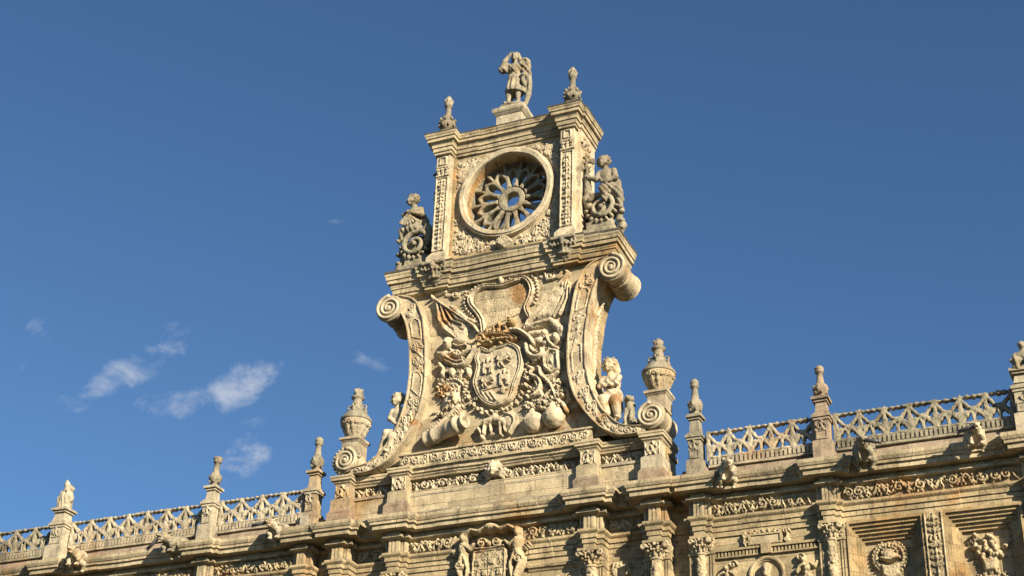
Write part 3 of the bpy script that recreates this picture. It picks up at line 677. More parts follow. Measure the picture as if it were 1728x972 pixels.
# bay with inscription tablet, dentil ledge and portrait medallion
for q in (-1, 1):
    X = lambda v: q*v
    def bx(mb, u, v, *r, **kw): mb.box(min(q*u, q*v), max(q*u, q*v), *r, **kw)
    d = MB(); bx(d, 5.72, 8.3, .2, .31, 14.555, 14.61); bx(d, 5.72, 8.3, .23, .31, 14.40, 14.43)
    for k in range(30):
        u = 5.76+k*.085; bx(d, u, u+.045, .235, .31, 14.43, 14.555, step=1.)
    bx(d, 6.9, 7.14, .17, .31, 14.40, 14.64)
    d.build('dentil_ledge', M_LOW, PAL, .005)
    t = MB(); bx(t, 6.66, 7.36, .22, .31, 14.66, 14.86); 
    tb = t.build('inscription_tablet', M_LOWCARVE, PAL, .005)
    fr = MB(); bx(fr, 6.6, 6.66, .19, .31, 14.63, 14.9); bx(fr, 7.36, 7.42, .19, .31, 14.63, 14.9); bx(fr, 6.66, 7.36, .19, .31, 14.86, 14.9); bx(fr, 6.66, 7.36, .19, .31, 14.632, 14.66)
    fr.build('frame', M_LOW, tb, .005)
    rl = Relief(*sorted((X(6.4), X(7.62))), 14.6, 15.02, seed=2)
    for s, u in ((-1, 6.52), (1, 7.5)):
        rl.spiral(X(u), 14.9, .08, 1.2, .03, .12, s*q); rl.spiral(X(u), 14.70, .06, 1.2, .028, .12, -s*q); rl.tube([(X(u), 14.98), (X(u+.03*s), 14.82), (X(u), 14.64)], .035, .11)
    for k in range(6): rl.leaf(X(6.68+k*.13), 14.9, 1.57+.6*(k-2.5)/2.5*-q, .13, .05, .1, 3); rl.blob(X(6.74+k*.12), 14.93, .035, .03, .11)
    rl.build('scroll_ornament', M_LOWCARVE, tb, .3)
    m = MB(); zc = 13.92; cx = X(7.0)
    ring = [(cx+.39*math.cos(a), .27, zc+.39*math.sin(a)) for a in np.linspace(0, 2*math.pi, 49)]
    m.tube(ring, .05, 8); m.tube([(cx+.33*math.cos(a), .285, zc+.33*math.sin(a)) for a in np.linspace(0, 2*math.pi, 49)], .025, 8)
    mo = m.build('portrait_medallion', M_LOW, PAL, .004)
    b = Sculpt(.02); b.ell((cx, .2, zc+.08), (.11, .12, .15)); b.cap((cx, .23, zc-.05), (cx, .25, zc-.2), .08, .1); b.ell((cx, .27, zc-.26), (.25, .1, .11))
    b.ell((cx, .22, zc+.15), (.125, .13, .1)); b.ell((cx, .085, zc+.06), (.025, .04, .04)); b.ell((cx, .12, zc-.05), (.07, .06, .07))
    for s in (-1, 1): b.ell((cx+s*.045, .075, zc+.09), (.025, .03, .018), sub=True, k=.015)
    b.build('bust', M_LOWCARVE, mo)
    for u, f in ((6.05, 1), (7.95, -1)):
        rl = Relief(X(u)-.42, X(u)+.42, 13.3, 14.4, seed=int(u*10))
        rl.putto(X(u), 13.95, .95, .17, f*q); rl.leaf(X(u)-.1, 13.6, 1.2, .4, .14, .12); rl.leaf(X(u)+.1, 13.5, 2.0, .45, .14, .12); rl.spiral(X(u+.15*f), 14.22, .1, 1.2, .03, .12)
        rl.build('wall_relief', M_LOWCARVE, PAL, .3)
# window bays with deep splayed fluted reveals, a carved pilaster strip between them
for q in (-1, 1):
    for (u0, u1) in ((8.92, 10.66), (11.1, 12.82)):
        sp = MB()
        for k in range(6):
            i = .055*k; y0, y1 = .2+.062*k, .262+.062*k+.02
            for a, b in ((u0+i-.001*k, u0+i+.055), (u1-i-.055, u1-i+.001*k)):
                sp.box(min(q*a, q*b), max(q*a, q*b), y0, .6, 6., 14.95-.075*k, 3.)
            a, b = u0+i+.055, u1-i-.055
            sp.box(min(q*a, q*b), max(q*a, q*b), y0, .6, 14.95-.075*(k+1), 14.951-.075*k, 1.)
        sp.build('window_reveal', M_SIDE, PAL, .004)
        cx = q*(u0+u1)/2
        rl = Relief(cx-.6, cx+.6, 13.2, 14.45, seed=int(u0)+5)
        if u0 < 10:         # shield hung in a wreath
            for k in range(26):
                a = k/26*2*math.pi; rl.leaf(cx+.33*math.cos(a), 14.1+.33*math.sin(a), a+1.2, .16, .06, .14, 3); rl.blob(cx+.31*math.cos(a+.1), 14.1+.31*math.sin(a+.1), .05, .05, .11)
            rl.blob(cx, 14.15, .2, .16, .15); rl.plate([(cx-.24, 13.98), (cx, 13.9), (cx+.24, 13.98), (cx+.2, 13.66), (cx, 13.5), (cx-.2, 13.66)], .14, .05); [rl.leaf(cx, 14.16, 1.57+.42*k_, .24, .06, .2, 3) for k_ in range(-3, 4)]; rl.tube([(cx-.2, 14.08), (cx, 14.02), (cx+.2, 14.08)], .045, .2)
        else:               # basket of fruit
            rl.plate([(cx-.2, 13.85), (cx+.2, 13.85), (cx+.14, 13.5), (cx-.14, 13.5)], .16, .06)
            g = rl.rng
            for k in range(26): rl.blob(cx+.3*g.randn()*.8, 14.02+.14*g.randn(), .06+.03*g.rand(), .06+.03*g.rand(), .15+.08*g.rand())
            for k in range(10): rl.leaf(cx+.25*g.randn(), 14.05+.1*g.randn(), g.rand()*3.1, .25, .08, .16, 3)
        for k in range(9): a = k/8*math.pi; rl.leaf(cx+.1*math.cos(a), 13.25, a, .35, .1, .13, 3)
        rl.build('panel_relief', M_LOWCARVE, PAL, .59)
    rl = Relief(*sorted((q*10.68, q*11.08)), 13.0, 14.92, seed=8); rl.candelabra(q*10.88, .15, 13.0, 14.9, .06, 3)
    for s in (-1, 1): rl.tube([(q*10.88+s*.185, 13.), (q*10.88+s*.185, 14.92)], .02, .05)
    rl.build('pilaster_relief', M_LOWCARVE, PAL, .2)
# the great coat of arms over the middle bay
arm = Relief(-1.05, 1.08, 13.6, 15.98, .014, 21)
sh = [(-.42, 15.22), (.42, 15.22), (.44, 14.6), (.3, 14.05), (0, 13.8), (-.3, 14.05), (-.44, 14.6)]
arm.plate(sh, .16, .03); arm.tube(sh+[sh[0]], .035, .21)
for k in range(4):
    for j in range(3):
        x, z = -.3+.2*k, 14.35+.29*j
        arm.rng.rand(); (arm.putto(x, z+.02, .28, .22, 1 if k % 2 else -1) if (k+j) % 2 else arm.plate([(x-.08, z-.1), (x+.08, z-.1), (x+.08, z+.1), (x+.03, z+.06), (x, z+.12), (x-.03, z+.06), (x-.08, z+.1)], .22, .02))
arm.tube([(0, 13.9), (0, 15.2)], .02, .2); arm.tube([(-.42, 14.75), (.42, 14.75)], .02, .2)
for s in (-1, 1):
    x = s*.74; arm.blob(x, 15.62, .1, .13, .33); arm.blob(x-.02*s, 15.70, .12, .08, .30); arm.blob(x, 15.32, .15, .24, .28, -.15*s); arm.tube([(x, 15.45), (x-s*.2, 15.3), (x-s*.32, 15.42)], .06, .28, .045)
    arm.tube([(x, 15.15), (x+s*.12, 14.85), (x-s*.02, 14.5), (x+s*.1, 14.1)], .11, .25, .06); arm.tube([(x-s*.05, 15.1), (x-s*.16, 14.8), (x-s*.1, 14.4)], .07, .24, .05)
    arm.spiral(s*.8, 14.9, .12, 1.3, .04, .27, s); arm.leaf(x, 14.3, 1.57+s*.5, .55, .16, .2); arm.leaf(x+s*.1, 15.2, .5 if s > 0 else 2.6, .3, .1, .2)
    arm.spiral(s*.2, 15.42, .13, 1.4, .04, .26, -s); arm.tube([(s*.05, 15.86), (s*.3, 15.74), (s*.52, 15.80), (s*.66, 15.72)], .07, .3, .06)
arm.blob(0, 15.83, .22, .12, .36); arm.blob(0, 15.38, .1, .1, .3); arm.tube([(-.4, 15.3), (0, 15.26), (.4, 15.3)], .04, .26)
arm.build('coat_of_arms', M_LOWCARVE, PAL, .16, wear=.014, gain=.8, chisel=.022)

# ------------------------------------------------------------------ the crest gable over the middle of the facade
GAB = thing('crest_gable', 'tall pale scroll-sided stone gable with carved royal arms and round openwork window', 'gable', (0, .6, 16.4))
YB = 1.15                                             # back of the gable
PED = [-OUTER+.01, -INNER+.04, INNER-.04, OUTER-.01]
# attic: plain wall, carved frieze, capping cornice broken forward over four pedestals
aw = MB(); aw.box(-4.55, 4.55, .36, YB, 16.4, 17.5, .8)
aw.box(-2.5, 2.5, .1, .4, 16.4, 16.98, .7); aw.box(-2.5, 2.5, .16, .4, 16.98, 17.16, .7)
for q in (-1, 1): aw.box(*sorted((q*2.8, q*4.2)), .2, .4, 16.4, 17.14, .7)
aw.build('attic_wall', M_WALL, GAB, .012)
led = MB(); led.sweep([(-2.4, .16), (2.4, .16)], [(-.1, 16.97), (.07, 16.97), (.075, 17.01), (.0, 17.06), (-.1, 17.06)], .5)
for q in (-1, 1): led.sweep([(min(q*2.9, q*4.1), .2), (max(q*2.9, q*4.1), .2)], [(-.1, 17.1), (.03, 17.1), (.04, 17.16), (0, 17.19), (-.1, 17.19)], .5)
led.sweep(steps_path(-5.0, 5.0, .04, []), [(-.2, 16.41), (.1, 16.415), (.11, 16.45), (-.02, 16.52), (-.2, 16.53)], .55)
led.build('attic_ledge', M_PALE, GAB, .012)
capb = [(c-.215, c+.215, -.04) for c in PED]+[(-2.6, 2.6, .18)]
cap_path = steps_path(-4.56, 4.56, .24, capb, ends=1.1)
P_CAP = [(-.3, 17.50), (.0, 17.50), (.015, 17.54), (.05, 17.57), (.06, 17.61), (.105, 17.63), (.105, 17.69), (.125, 17.71), (.125, 17.76), (-.3, 17.79)]
MB().sweep(cap_path, P_CAP).build('attic_cornice', M_TRIM, GAB, .010)
P_FRZ = Relief(-2.42, 2.42, 17.16, 17.5, seed=31); P_FRZ.figures(-2.36, -.2, 17.16, 17.49, .14, 31); P_FRZ.figures(.24, 2.36, 17.16, 17.49, .14, 32)
P_FRZ.build('attic_frieze', M_CARVE, GAB, .36, gain=1.1)
mk = Sculpt(.016); mk.wear = .005; mk.chisel = .008; head(mk, (.02, .06, 17.43), .20, (.15, -1, -.2)); mk.cap((.02, .2, 17.40), (.02, .4, 17.40), .16, .2)
for s in (-1, 1):
    for k in range(3): mk.chain([(.02+s*.13, .16, 17.36-.05*k), (.02+s*(.27-.03*k), .18, 17.42-.10*k), (.02+s*(.36-.05*k), .24, 17.36-.11*k)], [.05, .055, .025], .010)
mk.build('winged_head', M_CARVE, GAB)
for i, c in enumerate(PED):
    pb = MB(); pb.box(c-.345, c+.345, -.16, .5, 16.42, 16.70, .35); pb.frustum((c, .17), 16.70, 16.80, (.345, .33), (.29, .27)); pd = MB(); pd.box(c-.285, c+.285, -.1, .5, 16.80, 17.10, .35); pd.frustum((c, .17), 17.10, 17.16, (.285, .27), (.22, .21))
    pd.box(c-.215, c+.215, -.04, .5, 17.16, 17.50, .3)
    po = pd.build('pedestal', M_PALE if i in (0, 3) else M_WALL, GAB, .012)
    pb.build('pedestal_base', M_RED, po, .016)
    rl = Relief(c-.2, c+.2, 17.17, 17.5, .014, i); rl.putto(c, 17.35, .62, .07, 1 if i % 2 else -1); rl.leaf(c-.06, 17.22, 2.2, .2, .07, .05); rl.leaf(c+.06, 17.22, .9, .2, .07, .05)
    for s in (-1, 1): rl.tube([(c+s*.185, 17.18), (c+s*.185, 17.49)], .016, .03)
    rl.build('pedestal_relief', M_CARVE, po, -.04)
for q in (-1, 1):
    rl = Relief(*sorted((q*2.86, q*4.12)), 17.17, 17.5, seed=40+q); rl.figures(*sorted((q*2.95, q*4.08)), 17.18, 17.49, .12, 40+q); rl.build('attic_frieze', M_CARVE, GAB, .36, gain=1.1)
# orange return wall with stepped edge at each end of the attic
for q in (-1, 1):
    r = MB(); r.box(*sorted((q*4.40, q*4.62)), .3, 1.0, 16.42, 17.5, .4); r.box(*sorted((q*4.40, q*4.68)), .32, 1.02, 16.42, 16.85, .4); r.box(*sorted((q*4.4, q*4.66)), .32, 1.05, 17.3, 17.44, .4)
    r.build('return_wall', M_SIDE, GAB, .014)
# plinth of the scroll stage with its running leaf band
pl = MB(); pl.sweep([(-2.72, 1.1), (-2.72, .06), (2.72, .06), (2.72, 1.1)], [(-.4, 17.74), (.06, 17.74), (.06, 17.80), (0, 17.83), (0, 18.14), (.05, 18.15), (.05, 18.19), (-.12, 18.24), (-.4, 18.25)], .6)
pl.build('plinth', M_WALL, GAB, .010)
rl = Relief(-2.7, 2.7, 17.84, 18.14, seed=50); rl.rinceau(-2.66, 2.66, 17.85, 18.13, .055, 50, 1.0); rl.build('leaf_band', M_CARVE, GAB, .06)

# ---- scroll stage: wall between two S-shaped bands
OUT_ = crom([(4.1, 17.99), (3.70, 18.06), (3.40, 18.22), (3.04, 18.64), (2.77, 19.22), (2.62, 19.85), (2.58, 20.55), (2.64, 21.3), (2.76, 21.95), (2.88, 22.3), (2.98, 22.5), (3.08, 22.75)], 10)
INN_ = crom([(4.2, 17.80), (3.80, 17.79), (3.42, 17.84), (2.95, 18.13), (2.50, 18.68), (2.18, 19.3), (2.04, 20.1), (2.06, 20.95), (2.18, 21.9), (2.34, 22.5), (2.62, 22.92), (3.1, 23.10)], 10)
YBAND, YFIELD = -.06, .26
wl = [tuple(p-[.02, 0]) for p in OUT_[::2]]
sw = MB(); right = [(x, z) for x, z in wl]
poly = [(-x, z) for x, z in wl][::-1]
full = [(-3.9, 17.95)]+[] # outline, counter-clockwise from the front
ring = [(x, z) for x, z in wl]                       # bottom right up to the top right
outline = ring+[(3.0, 23.2), (-3.0, 23.2)]+[(-x, z) for x, z in ring[::-1]]
# built as horizontal courses so that the big outline stays clean
zs = np.linspace(18.0, 23.2, 40); ox = np.interp(zs, OUT_[:, 1], OUT_[:, 0])-.02
for z0, z1, a, b in zip(zs[:-1], zs[1:], ox[:-1], ox[1:]):
    for u0, u1 in ((-1, -.5), (-.5, 0), (0, .5), (.5, 1)): sw.add([(u0*a, YFIELD, z0), (u1*a, YFIELD, z0), (u1*b, YFIELD, z1), (u0*b, YFIELD, z1)], [(0, 1, 2, 3)])
    sw.add([(-a, YB, z0), (a, YB, z0), (b, YB, z1), (-b, YB, z1)], [(3, 2, 1, 0)])
sw.build('scroll_wall', M_FIELD, GAB, .008)
ss = [MB(), MB()]
for z0, z1, a, b in zip(zs[:-1], zs[1:], ox[:-1], ox[1:]):
    for k, q in ((0, -1), (1, 1)): 
        for y0, y1 in ((.1, .5), (.5, YB)):
            V = [(q*a, y0, z0), (q*a, y1, z0), (q*b, y1, z1), (q*b, y0, z1)]; ss[k].add(V, [(0, 1, 2, 3)] if q > 0 else [(3, 2, 1, 0)])
for s in ss: s.build('scroll_flank', M_SIDE, GAB, .01)
ss = None
def band_map(q):
    n = len(OUT_); L = np.concatenate([[0], np.cumsum(np.linalg.norm(np.diff((OUT_+INN_)/2, axis=0), axis=1))])
    def pos(s, t):      # s along the band, t from 0 (inner edge) to 1 (outer edge)
        o = np.stack([np.interp(s, L, OUT_[:, i]) for i in (0, 1)], -1); i = np.stack([np.interp(s, L, INN_[:, k]) for k in (0, 1)], -1)
        p = i+(o-i)*np.asarray(t)[..., None]; return q*p[..., 0], p[..., 1]
    return pos, L[-1]
for q in (-1, 1):
    pos, Lb = band_map(q); n = 110; S = np.linspace(0, Lb, n); b = MB()
    #  cross-section across the band: side face, rolled edge, sunk face, rolled edge, outer side
    cs = [(0, YFIELD+.05), (0, YBAND+.02), (.03, YBAND-.02), (.09, YBAND-.02), (.12, YBAND+.03), (.17, YBAND+.03), (.83, YBAND+.03), (.88, YBAND+.03), (.91, YBAND-.02), (.97, YBAND-.02), (1, YBAND+.02), (1, .42)]
    V = []
    for s in S:
        for t, y in cs:
            x, z = pos(np.array([s]), np.array([t])); V.append((x[0], y, z[0]))
    k = len(cs); F = [(i*k+j, (i+1)*k+j, (i+1)*k+j+1, i*k+j+1) for i in range(n-1) for j in range(k-1)]
    if q < 0: F = [f[::-1] for f in F]
    b.add(V, F); bo = b.build('scroll_band', M_BAND, GAB, .008)
    rl = Relief(.3, Lb-.5, 0, .5, .016, 60+q); g = rl.rng; s = .5; i = 0
    while s < Lb-.8:
        if i % 3 == 2 and 1.5 < s < Lb-1.5:     # long sunk panel with a rounded frame
            L = .62; P = [(s, .13), (s+L-.1, .13), (s+L, .2), (s+L, .3), (s+L-.1, .37), (s, .37)]; rl.tube(P+[P[0]], .02, .035)
            s += L+.08
        else:
            c = .25
            rl.spiral(s+.14, c+.06, .11, 1.25, .026, .05, 1, g.rand()*6, .3); rl.spiral(s+.3, c-.06, .1, 1.2, .024, .05, -1, g.rand()*6, .3)
            for m in range(4): rl.leaf(s+.2+.1*g.randn(), c+.05*g.randn(), g.rand()*6.28, .2, .07, .05, 3)
            rl.leaf(s, c, .2*g.randn(), .25, .09, .05, 3); s += .5
        i += 1
    def fm(x, z, h, pos=pos): X_, Z_ = pos(x, z/.5); return np.stack([X_, YBAND+.03-h, Z_], -1)
    r_ = rl.build('band_relief', M_CARVE, bo, fmap=fm, back=.01)
    if q < 0:
        me = r_.data; me.flip_normals()
    # relief drops along the outer flank
    rl = Relief(19.3, 22.1, -.5, .5, .02, 70); g = rl.rng
    for z in np.arange(19.4, 22.0, .23): rl.blob(z, .1*g.randn(), .1, .12, .07); rl.leaf(z, .05, .4*g.randn(), .26, .12, .08, 3); rl.blob(z+.1, -.12*g.rand(), .05, .05, .09)
    def fm2(x, z, h, q=q): return np.stack([q*(np.interp(x, OUT_[:, 1], OUT_[:, 0])-.02+h), .62+z*.5, x], -1)
    r_ = rl.build('flank_garland', M_CARVE, GAB, fmap=fm2, back=.01)
    # the two volutes of each band
    def volute(cx, cz, r, y0, y1, cw, waist, mat):
        v = MB(); v.lathe([(r*.90, y0), (r, y0+.03), (r, y0+.12), (r*.88, y0+.2), (r*waist, y0+.35), (r*waist, y0+.5), (r*(waist+.08), y0+.52), (r*(waist+.08), y0+.60), (r*waist, y0+.62), (r*.92, y1-.2), (r, y1-.1), (r*.85, y1-.02), (r*.5, y1)], (cx, 0, cz), 32, axis='y')
        vo = v.build('volute', mat, GAB, .006, smooth=False)
        sp = MB(); t = np.linspace(0, 1, 90); rad = r*(.93-.80*t); a = math.pi/2-cw*2*math.pi*2.6*t
        sp.tube(np.stack([cx+rad*np.cos(a), np.full(90, y0-.012), cz+rad*np.sin(a)], -1), np.linspace(.052, .028, 90)*r/.41, 8)
        sp.lathe([(.02, -.05), (.06*r/.41, -.03), (.075*r/.41, .02)], (cx, y0, cz), 14, axis='y')
        sp.build('spiral', M_CARVE, vo, .004, smooth=True)
        return vo
    volute(q*3.31, 22.68, .41, -.13, 1.2, q, .80, M_ROLL)
    vo = volute(q*4.33, 18.24, .36, -.06, 1.1, -q, .92, M_ROLL)
    if q < 0:                                # the left lower volute keeps its leafy fringe
        rl = Relief(0, 5, 0, 1, .02); 
        lv = Sculpt(.025)
        for k in range(15):
            a = .2+k*.29; lv.ell((-4.33+.37*math.cos(a), .02, 18.24+.37*math.sin(a)), (.07, .08, .05), ('Y', -a), .02)
        lv.build('leaf_fringe', M_GREY, vo)
    # leafy tail under the lower volute
    rl = Relief(*sorted((q*3.2, q*4.1)), 17.80, 18.06, seed=80); rl.spiral(q*3.7, 17.92, .1, 1.3, .03, .08, q); rl.spiral(q*3.95, 17.9, .08, 1.2, .028, .08, -q); rl.leaf(q*3.5, 17.9, 0 if q > 0 else math.pi, .3, .09, .07)
    rl.build('band_tail', M_CARVE, GAB, .0)

# ---- royal arms in the middle of the scroll stage
def rel(name, mat, y=YFIELD, x0=-2.1, x1=2.15, z0=18.1, z1=23.2, seed=0): return Relief(x0, x1, z0, z1, .0155, seed)
ARMS = thing('royal_arms', None, None, (0, 0, 0)); ARMS.parent = GAB
def arms(rl, name, mat=M_CARVE, **k):
    k.setdefault('gain', .84); return rl.build(name, mat, ARMS, YFIELD, **k)
# blank tablet in an ear-shaped frame edged with beads
t = rel('tablet', M_WALL)
inner = [(-0.820, 22.812), (-0.558, 22.900), (-0.143, 22.835), (0.091, 22.820), (0.380, 22.871), (0.524, 22.919), (0.266, 22.960), (0.528, 22.939), (0.720, 22.809), (0.798, 22.611), (0.760, 22.405), (0.654, 22.123), (0.558, 21.961), (-0.503, 21.641), (-0.550, 22.042), (-0.738, 22.321), (-0.869, 22.590)]
t.plate(inner, .05, .03); arms(t, 'blank_tablet', M_FIELD, wear=.005, gain=1.)
t = rel('frame', M_CARVE)
fr = crom([(-0.499, 21.551), (-0.559, 21.923), (-0.703, 22.192), (-0.907, 22.475), (-0.963, 22.701), (-0.823, 22.890), (-0.533, 23.004), (-0.148, 22.944), (0.086, 22.944), (0.376, 22.995), (0.520, 23.028), (0.262, 23.084), (0.582, 23.067), (0.789, 22.918), (0.898, 22.622), (0.834, 22.331), (0.741, 22.077), (0.849, 21.787)], 8)
t.tube(fr, .085, .2, .075); t.carve(fr, .03, .05); arms(t, 'tablet_frame')
t = rel('beads', M_CARVE)
bd = crom([(-0.657, 21.820), (-0.847, 22.128), (-1.067, 22.413), (-1.141, 22.704), (-0.945, 22.945), (-0.568, 23.135), (-0.153, 23.084), (0.110, 23.109), (0.400, 23.144), (0.317, 23.181), (0.638, 23.148), (0.931, 23.013), (1.055, 22.652), (1.034, 22.353), (0.952, 22.187)], 8)
L = np.concatenate([[0], np.cumsum(np.linalg.norm(np.diff(bd, axis=0), axis=1))])
for s in np.arange(0, L[-1], .115): t.blob(np.interp(s, L, bd[:, 0]), np.interp(s, L, bd[:, 1]), .05, .05, .13)
x, z = (-0.021, 23.073); t.blob(x, z, .1, .15, .26); t.leaf(x-.05, z-.05, 2.4, .25, .09, .2); t.leaf(x+.05, z-.05, .7, .25, .09, .2)
arms(t, 'bead_edging')
# corner leaf scrolls under the cornice
t = None
for pts, scr in (([(-2.029, 23.030), (-1.761, 23.103), (-1.371, 23.121)], (((-1.731, 23.098), 1), ((-1.420, 22.913), -1))), ([(1.244, 23.134), (1.337, 22.840), (1.650, 22.869), (1.873, 23.130)], (((1.532, 23.076), 1), ((1.701, 23.165), -1), ((1.420, 22.946), -1))), ([(2.664, 23.031), (2.831, 23.088), (2.943, 23.156)], (((2.831, 23.118), 1),))):
    t = rel('corner_scroll', M_CARVE); t.tube(pts, .05, .12)
    for (x, z), f in scr: t.spiral(x, z, .12, 1.2, .035, .13, f); t.leaf(x-.1, z, 2.9, .26, .08, .11); t.leaf(x+.1, z, .2, .26, .08, .11)
    arms(t, 'corner_scroll')
# banners on slanting staves
def banner(name, cloth, staff, folds, seed, ball):
    t = rel(name, M_CARVE, seed=seed); t.plate(cloth, .14, .12)
    for f in folds: t.tube(f, .055, .2, .03)
    for a, b in zip(folds[:-1], folds[1:]): t.carve([((p[0]+q_[0])/2, (p[1]+q_[1])/2) for p, q_ in zip(a, b)], .035, .07)
    t.tube(staff, .05, .24); t.blob(*ball, .08, .08, .28); arms(t, name)
banner('banner', [(-1.985, 22.804), (-1.993, 22.433), (-1.842, 21.915), (-1.588, 21.627), (-1.101, 21.329), (-1.046, 21.409), (-0.865, 21.888), (-1.388, 22.320)], [(-2.018, 22.841), (-0.772, 21.781), (-0.646, 21.577)],
       [[(-1.949, 22.703), (-1.857, 22.162), (-1.565, 21.743)], [(-1.824, 22.618), (-1.676, 22.129), (-1.273, 21.812)], [(-1.731, 22.569), (-1.465, 22.090), (-1.130, 21.907)], [(-1.606, 22.484), (-1.287, 22.088), (-0.924, 21.899)], [(-1.845, 22.467), (-1.722, 21.893), (-1.347, 21.553)]], 1, (-2.129, 22.940))
banner('banner', [(1.934, 22.813), (1.912, 22.364), (2.110, 22.326), (2.089, 21.734), (1.560, 21.625), (0.909, 21.656), (0.962, 21.826), (1.488, 22.386)], [(1.962, 22.868), (0.825, 21.612), (0.746, 21.419)],
       [[(1.936, 22.661), (1.831, 22.140), (1.559, 21.655)], [(1.965, 22.625), (1.944, 22.118), (1.727, 21.683)], [(2.024, 22.463), (2.057, 22.096), (1.951, 21.671)], [(1.824, 22.592), (1.492, 22.205), (1.107, 21.709)], [(1.713, 22.463), (1.325, 22.056), (0.964, 21.736)]], 2, (1.947, 22.917))
# cloth-wrapped bundles and a pouch beside the crown
t = rel('bundle', M_CARVE); t.tube([(0.830, 21.463), (1.140, 21.495), (1.477, 21.552)], .11, .26, .09); t.tube([(0.892, 21.245), (1.287, 21.233)], .1, .2); t.tube([(1.562, 21.477), (1.734, 21.269), (1.821, 21.019)], .12, .2); t.blob(*(1.819, 21.195), .13, .17, .24, .3); t.carve([(1.000, 21.432), (1.450, 21.468)], .03, .06); arms(t, 'cloth_bundle')
t = rel('bundle', M_CARVE); t.tube([(-1.487, 22.492), (-1.019, 22.038), (-0.808, 21.938)], .09, .22, .07); arms(t, 'cloth_bundle')
t = rel('crown', M_BROWN)
arc = crom([(-0.657, 21.131), (-0.580, 21.416), (-0.408, 21.460), (-0.060, 21.427), (0.288, 21.320), (0.493, 21.165)], 6)
t.tube(arc, .075, .26); t.carve(arc, .025, .06)
base = crom([(-0.454, 21.185), (-0.167, 21.208), (0.121, 21.201), (0.379, 21.155)], 6); t.tube(base, .07, .30)
for p in base[::3]: t.blob(p[0], p[1], .045, .045, .36)
for p, tip, w_ in (((-0.357, 21.287), (-0.370, 21.587), .07), ((-0.199, 21.288), (-0.170, 21.656), .075), ((-0.025, 21.272), (-0.020, 21.748), .08), ((0.133, 21.258), (0.193, 21.590), .075), ((0.277, 21.233), (0.399, 21.433), .07)):
    t.leaf(p[0], p[1], math.atan2(tip[1]-p[1], tip[0]-p[0]), math.hypot(tip[0]-p[0], tip[1]-p[1])*1.15, w_, .26, 3, .05); t.blob(tip[0], tip[1], .035, .035, .3)
t.spiral(*(-0.562, 21.323), .13, 1.3, .045, .3, 1); t.spiral(*(0.307, 21.738), .12, 1.3, .045, .3, -1)
for p, r_ in (((-0.222, 21.144), .07), ((0.068, 21.063), .075), ((0.267, 21.087), .06)): t.blob(*p, r_, r_*.8, .34)
arms(t, 'crown', M_BROWN)
# shield: moulded oval rim, quartered castles and lions
t = rel('shield', M_CARVE)
rim = crom([(-0.524, 21.029), (-0.641, 20.787), (-0.576, 20.490), (-0.617, 20.263), (-0.657, 20.012), (-0.540, 19.686), (-0.327, 19.424), (-0.046, 19.278), (0.226, 19.336), (0.419, 19.481), (0.506, 19.835), (0.643, 20.220), (0.659, 20.525), (0.549, 20.855), (0.291, 21.031), (0.140, 21.005), (-0.087, 20.979), (-0.288, 20.909), (-0.524, 21.029)], 8)
t.plate(rim, .17, .1); t.tube(rim, .075, .25); t.carve(rim, .022, .05)
arms(t, 'shield', chisel=.004)
t = rel('charges', M_CARVE); f0 = .16
def castle(x, z, s):
    t.plate([(x-.6*s, z-s), (x+.6*s, z-s), (x+.6*s, z+.35*s), (x-.6*s, z+.35*s)], f0+.1, .015)
    for k in (-.45, 0, .45): t.plate([(x+k*s-.16*s, z+.3*s), (x+k*s+.16*s, z+.3*s), (x+k*s+.16*s, z+(.8 if k else 1.05)*s), (x+k*s-.16*s, z+(.8 if k else 1.05)*s)], f0+.12, .015)
    t.H[t.win(x-.14*s, x+.14*s, z-s, z-.4*s)] = 0
def lion(x, z, s, f=1):
    t.tube([(x-.5*s*f, z-.1*s), (x+.1*s*f, z+.1*s), (x+.4*s*f, z+.4*s)], .2*s, .14, .2*s, f0-.02); t.blob(x+.5*s*f, z+.55*s, .24*s, .24*s, .15, base=f0)
    t.tube([(x+.3*s*f, z+.2*s), (x+.75*s*f, z+.1*s), (x+.8*s*f, z+.3*s)], .09*s, .12, .07*s, f0); t.tube([(x+.2*s*f, z+.1*s), (x+.55*s*f, z-.3*s), (x+.7*s*f, z-.25*s)], .09*s, .12, .07*s, f0)
    t.tube([(x-.4*s*f, z-.1*s), (x-.2*s*f, z-.6*s), (x, z-.8*s)], .11*s, .12, .07*s, f0); t.tube([(x-.5*s*f, z-.1*s), (x-.7*s*f, z-.5*s), (x-.5*s*f, z-.8*s)], .11*s, .12, .07*s, f0)
    t.tube([(x-.55*s*f, z), (x-.85*s*f, z+.1*s), (x-.75*s*f, z+.5*s), (x-.9*s*f, z+.7*s)], .07*s, .12, .05*s, f0)
castle(*(-0.282, 20.453), .25); castle(*(0.213, 20.035), .25); lion(*(0.195, 20.552), .25, 1); lion(*(-0.262, 19.973), .21, 1)
for k in range(3): x, z = (-0.383, 19.559); t.tube([(x+.13*k-.05, z+.14-.02*k), (x+.13*k+.12, z-.1-.02*k)], .035, .08, .035, f0)
x, z = (-0.467, 19.751); t.tube([(x, z), (x+.5, z+.05)], .03, .06, .03, f0)
x, z = (0.189, 19.670); t.blob(x, z, .1, .12, .1, base=f0); t.leaf(x, z, 1.57, .16, .06, .12, base=f0); t.leaf(x, z, 3.3, .16, .06, .12, base=f0); t.leaf(x, z, 0., .16, .06, .12, base=f0)
arms(t, 'shield_charges')
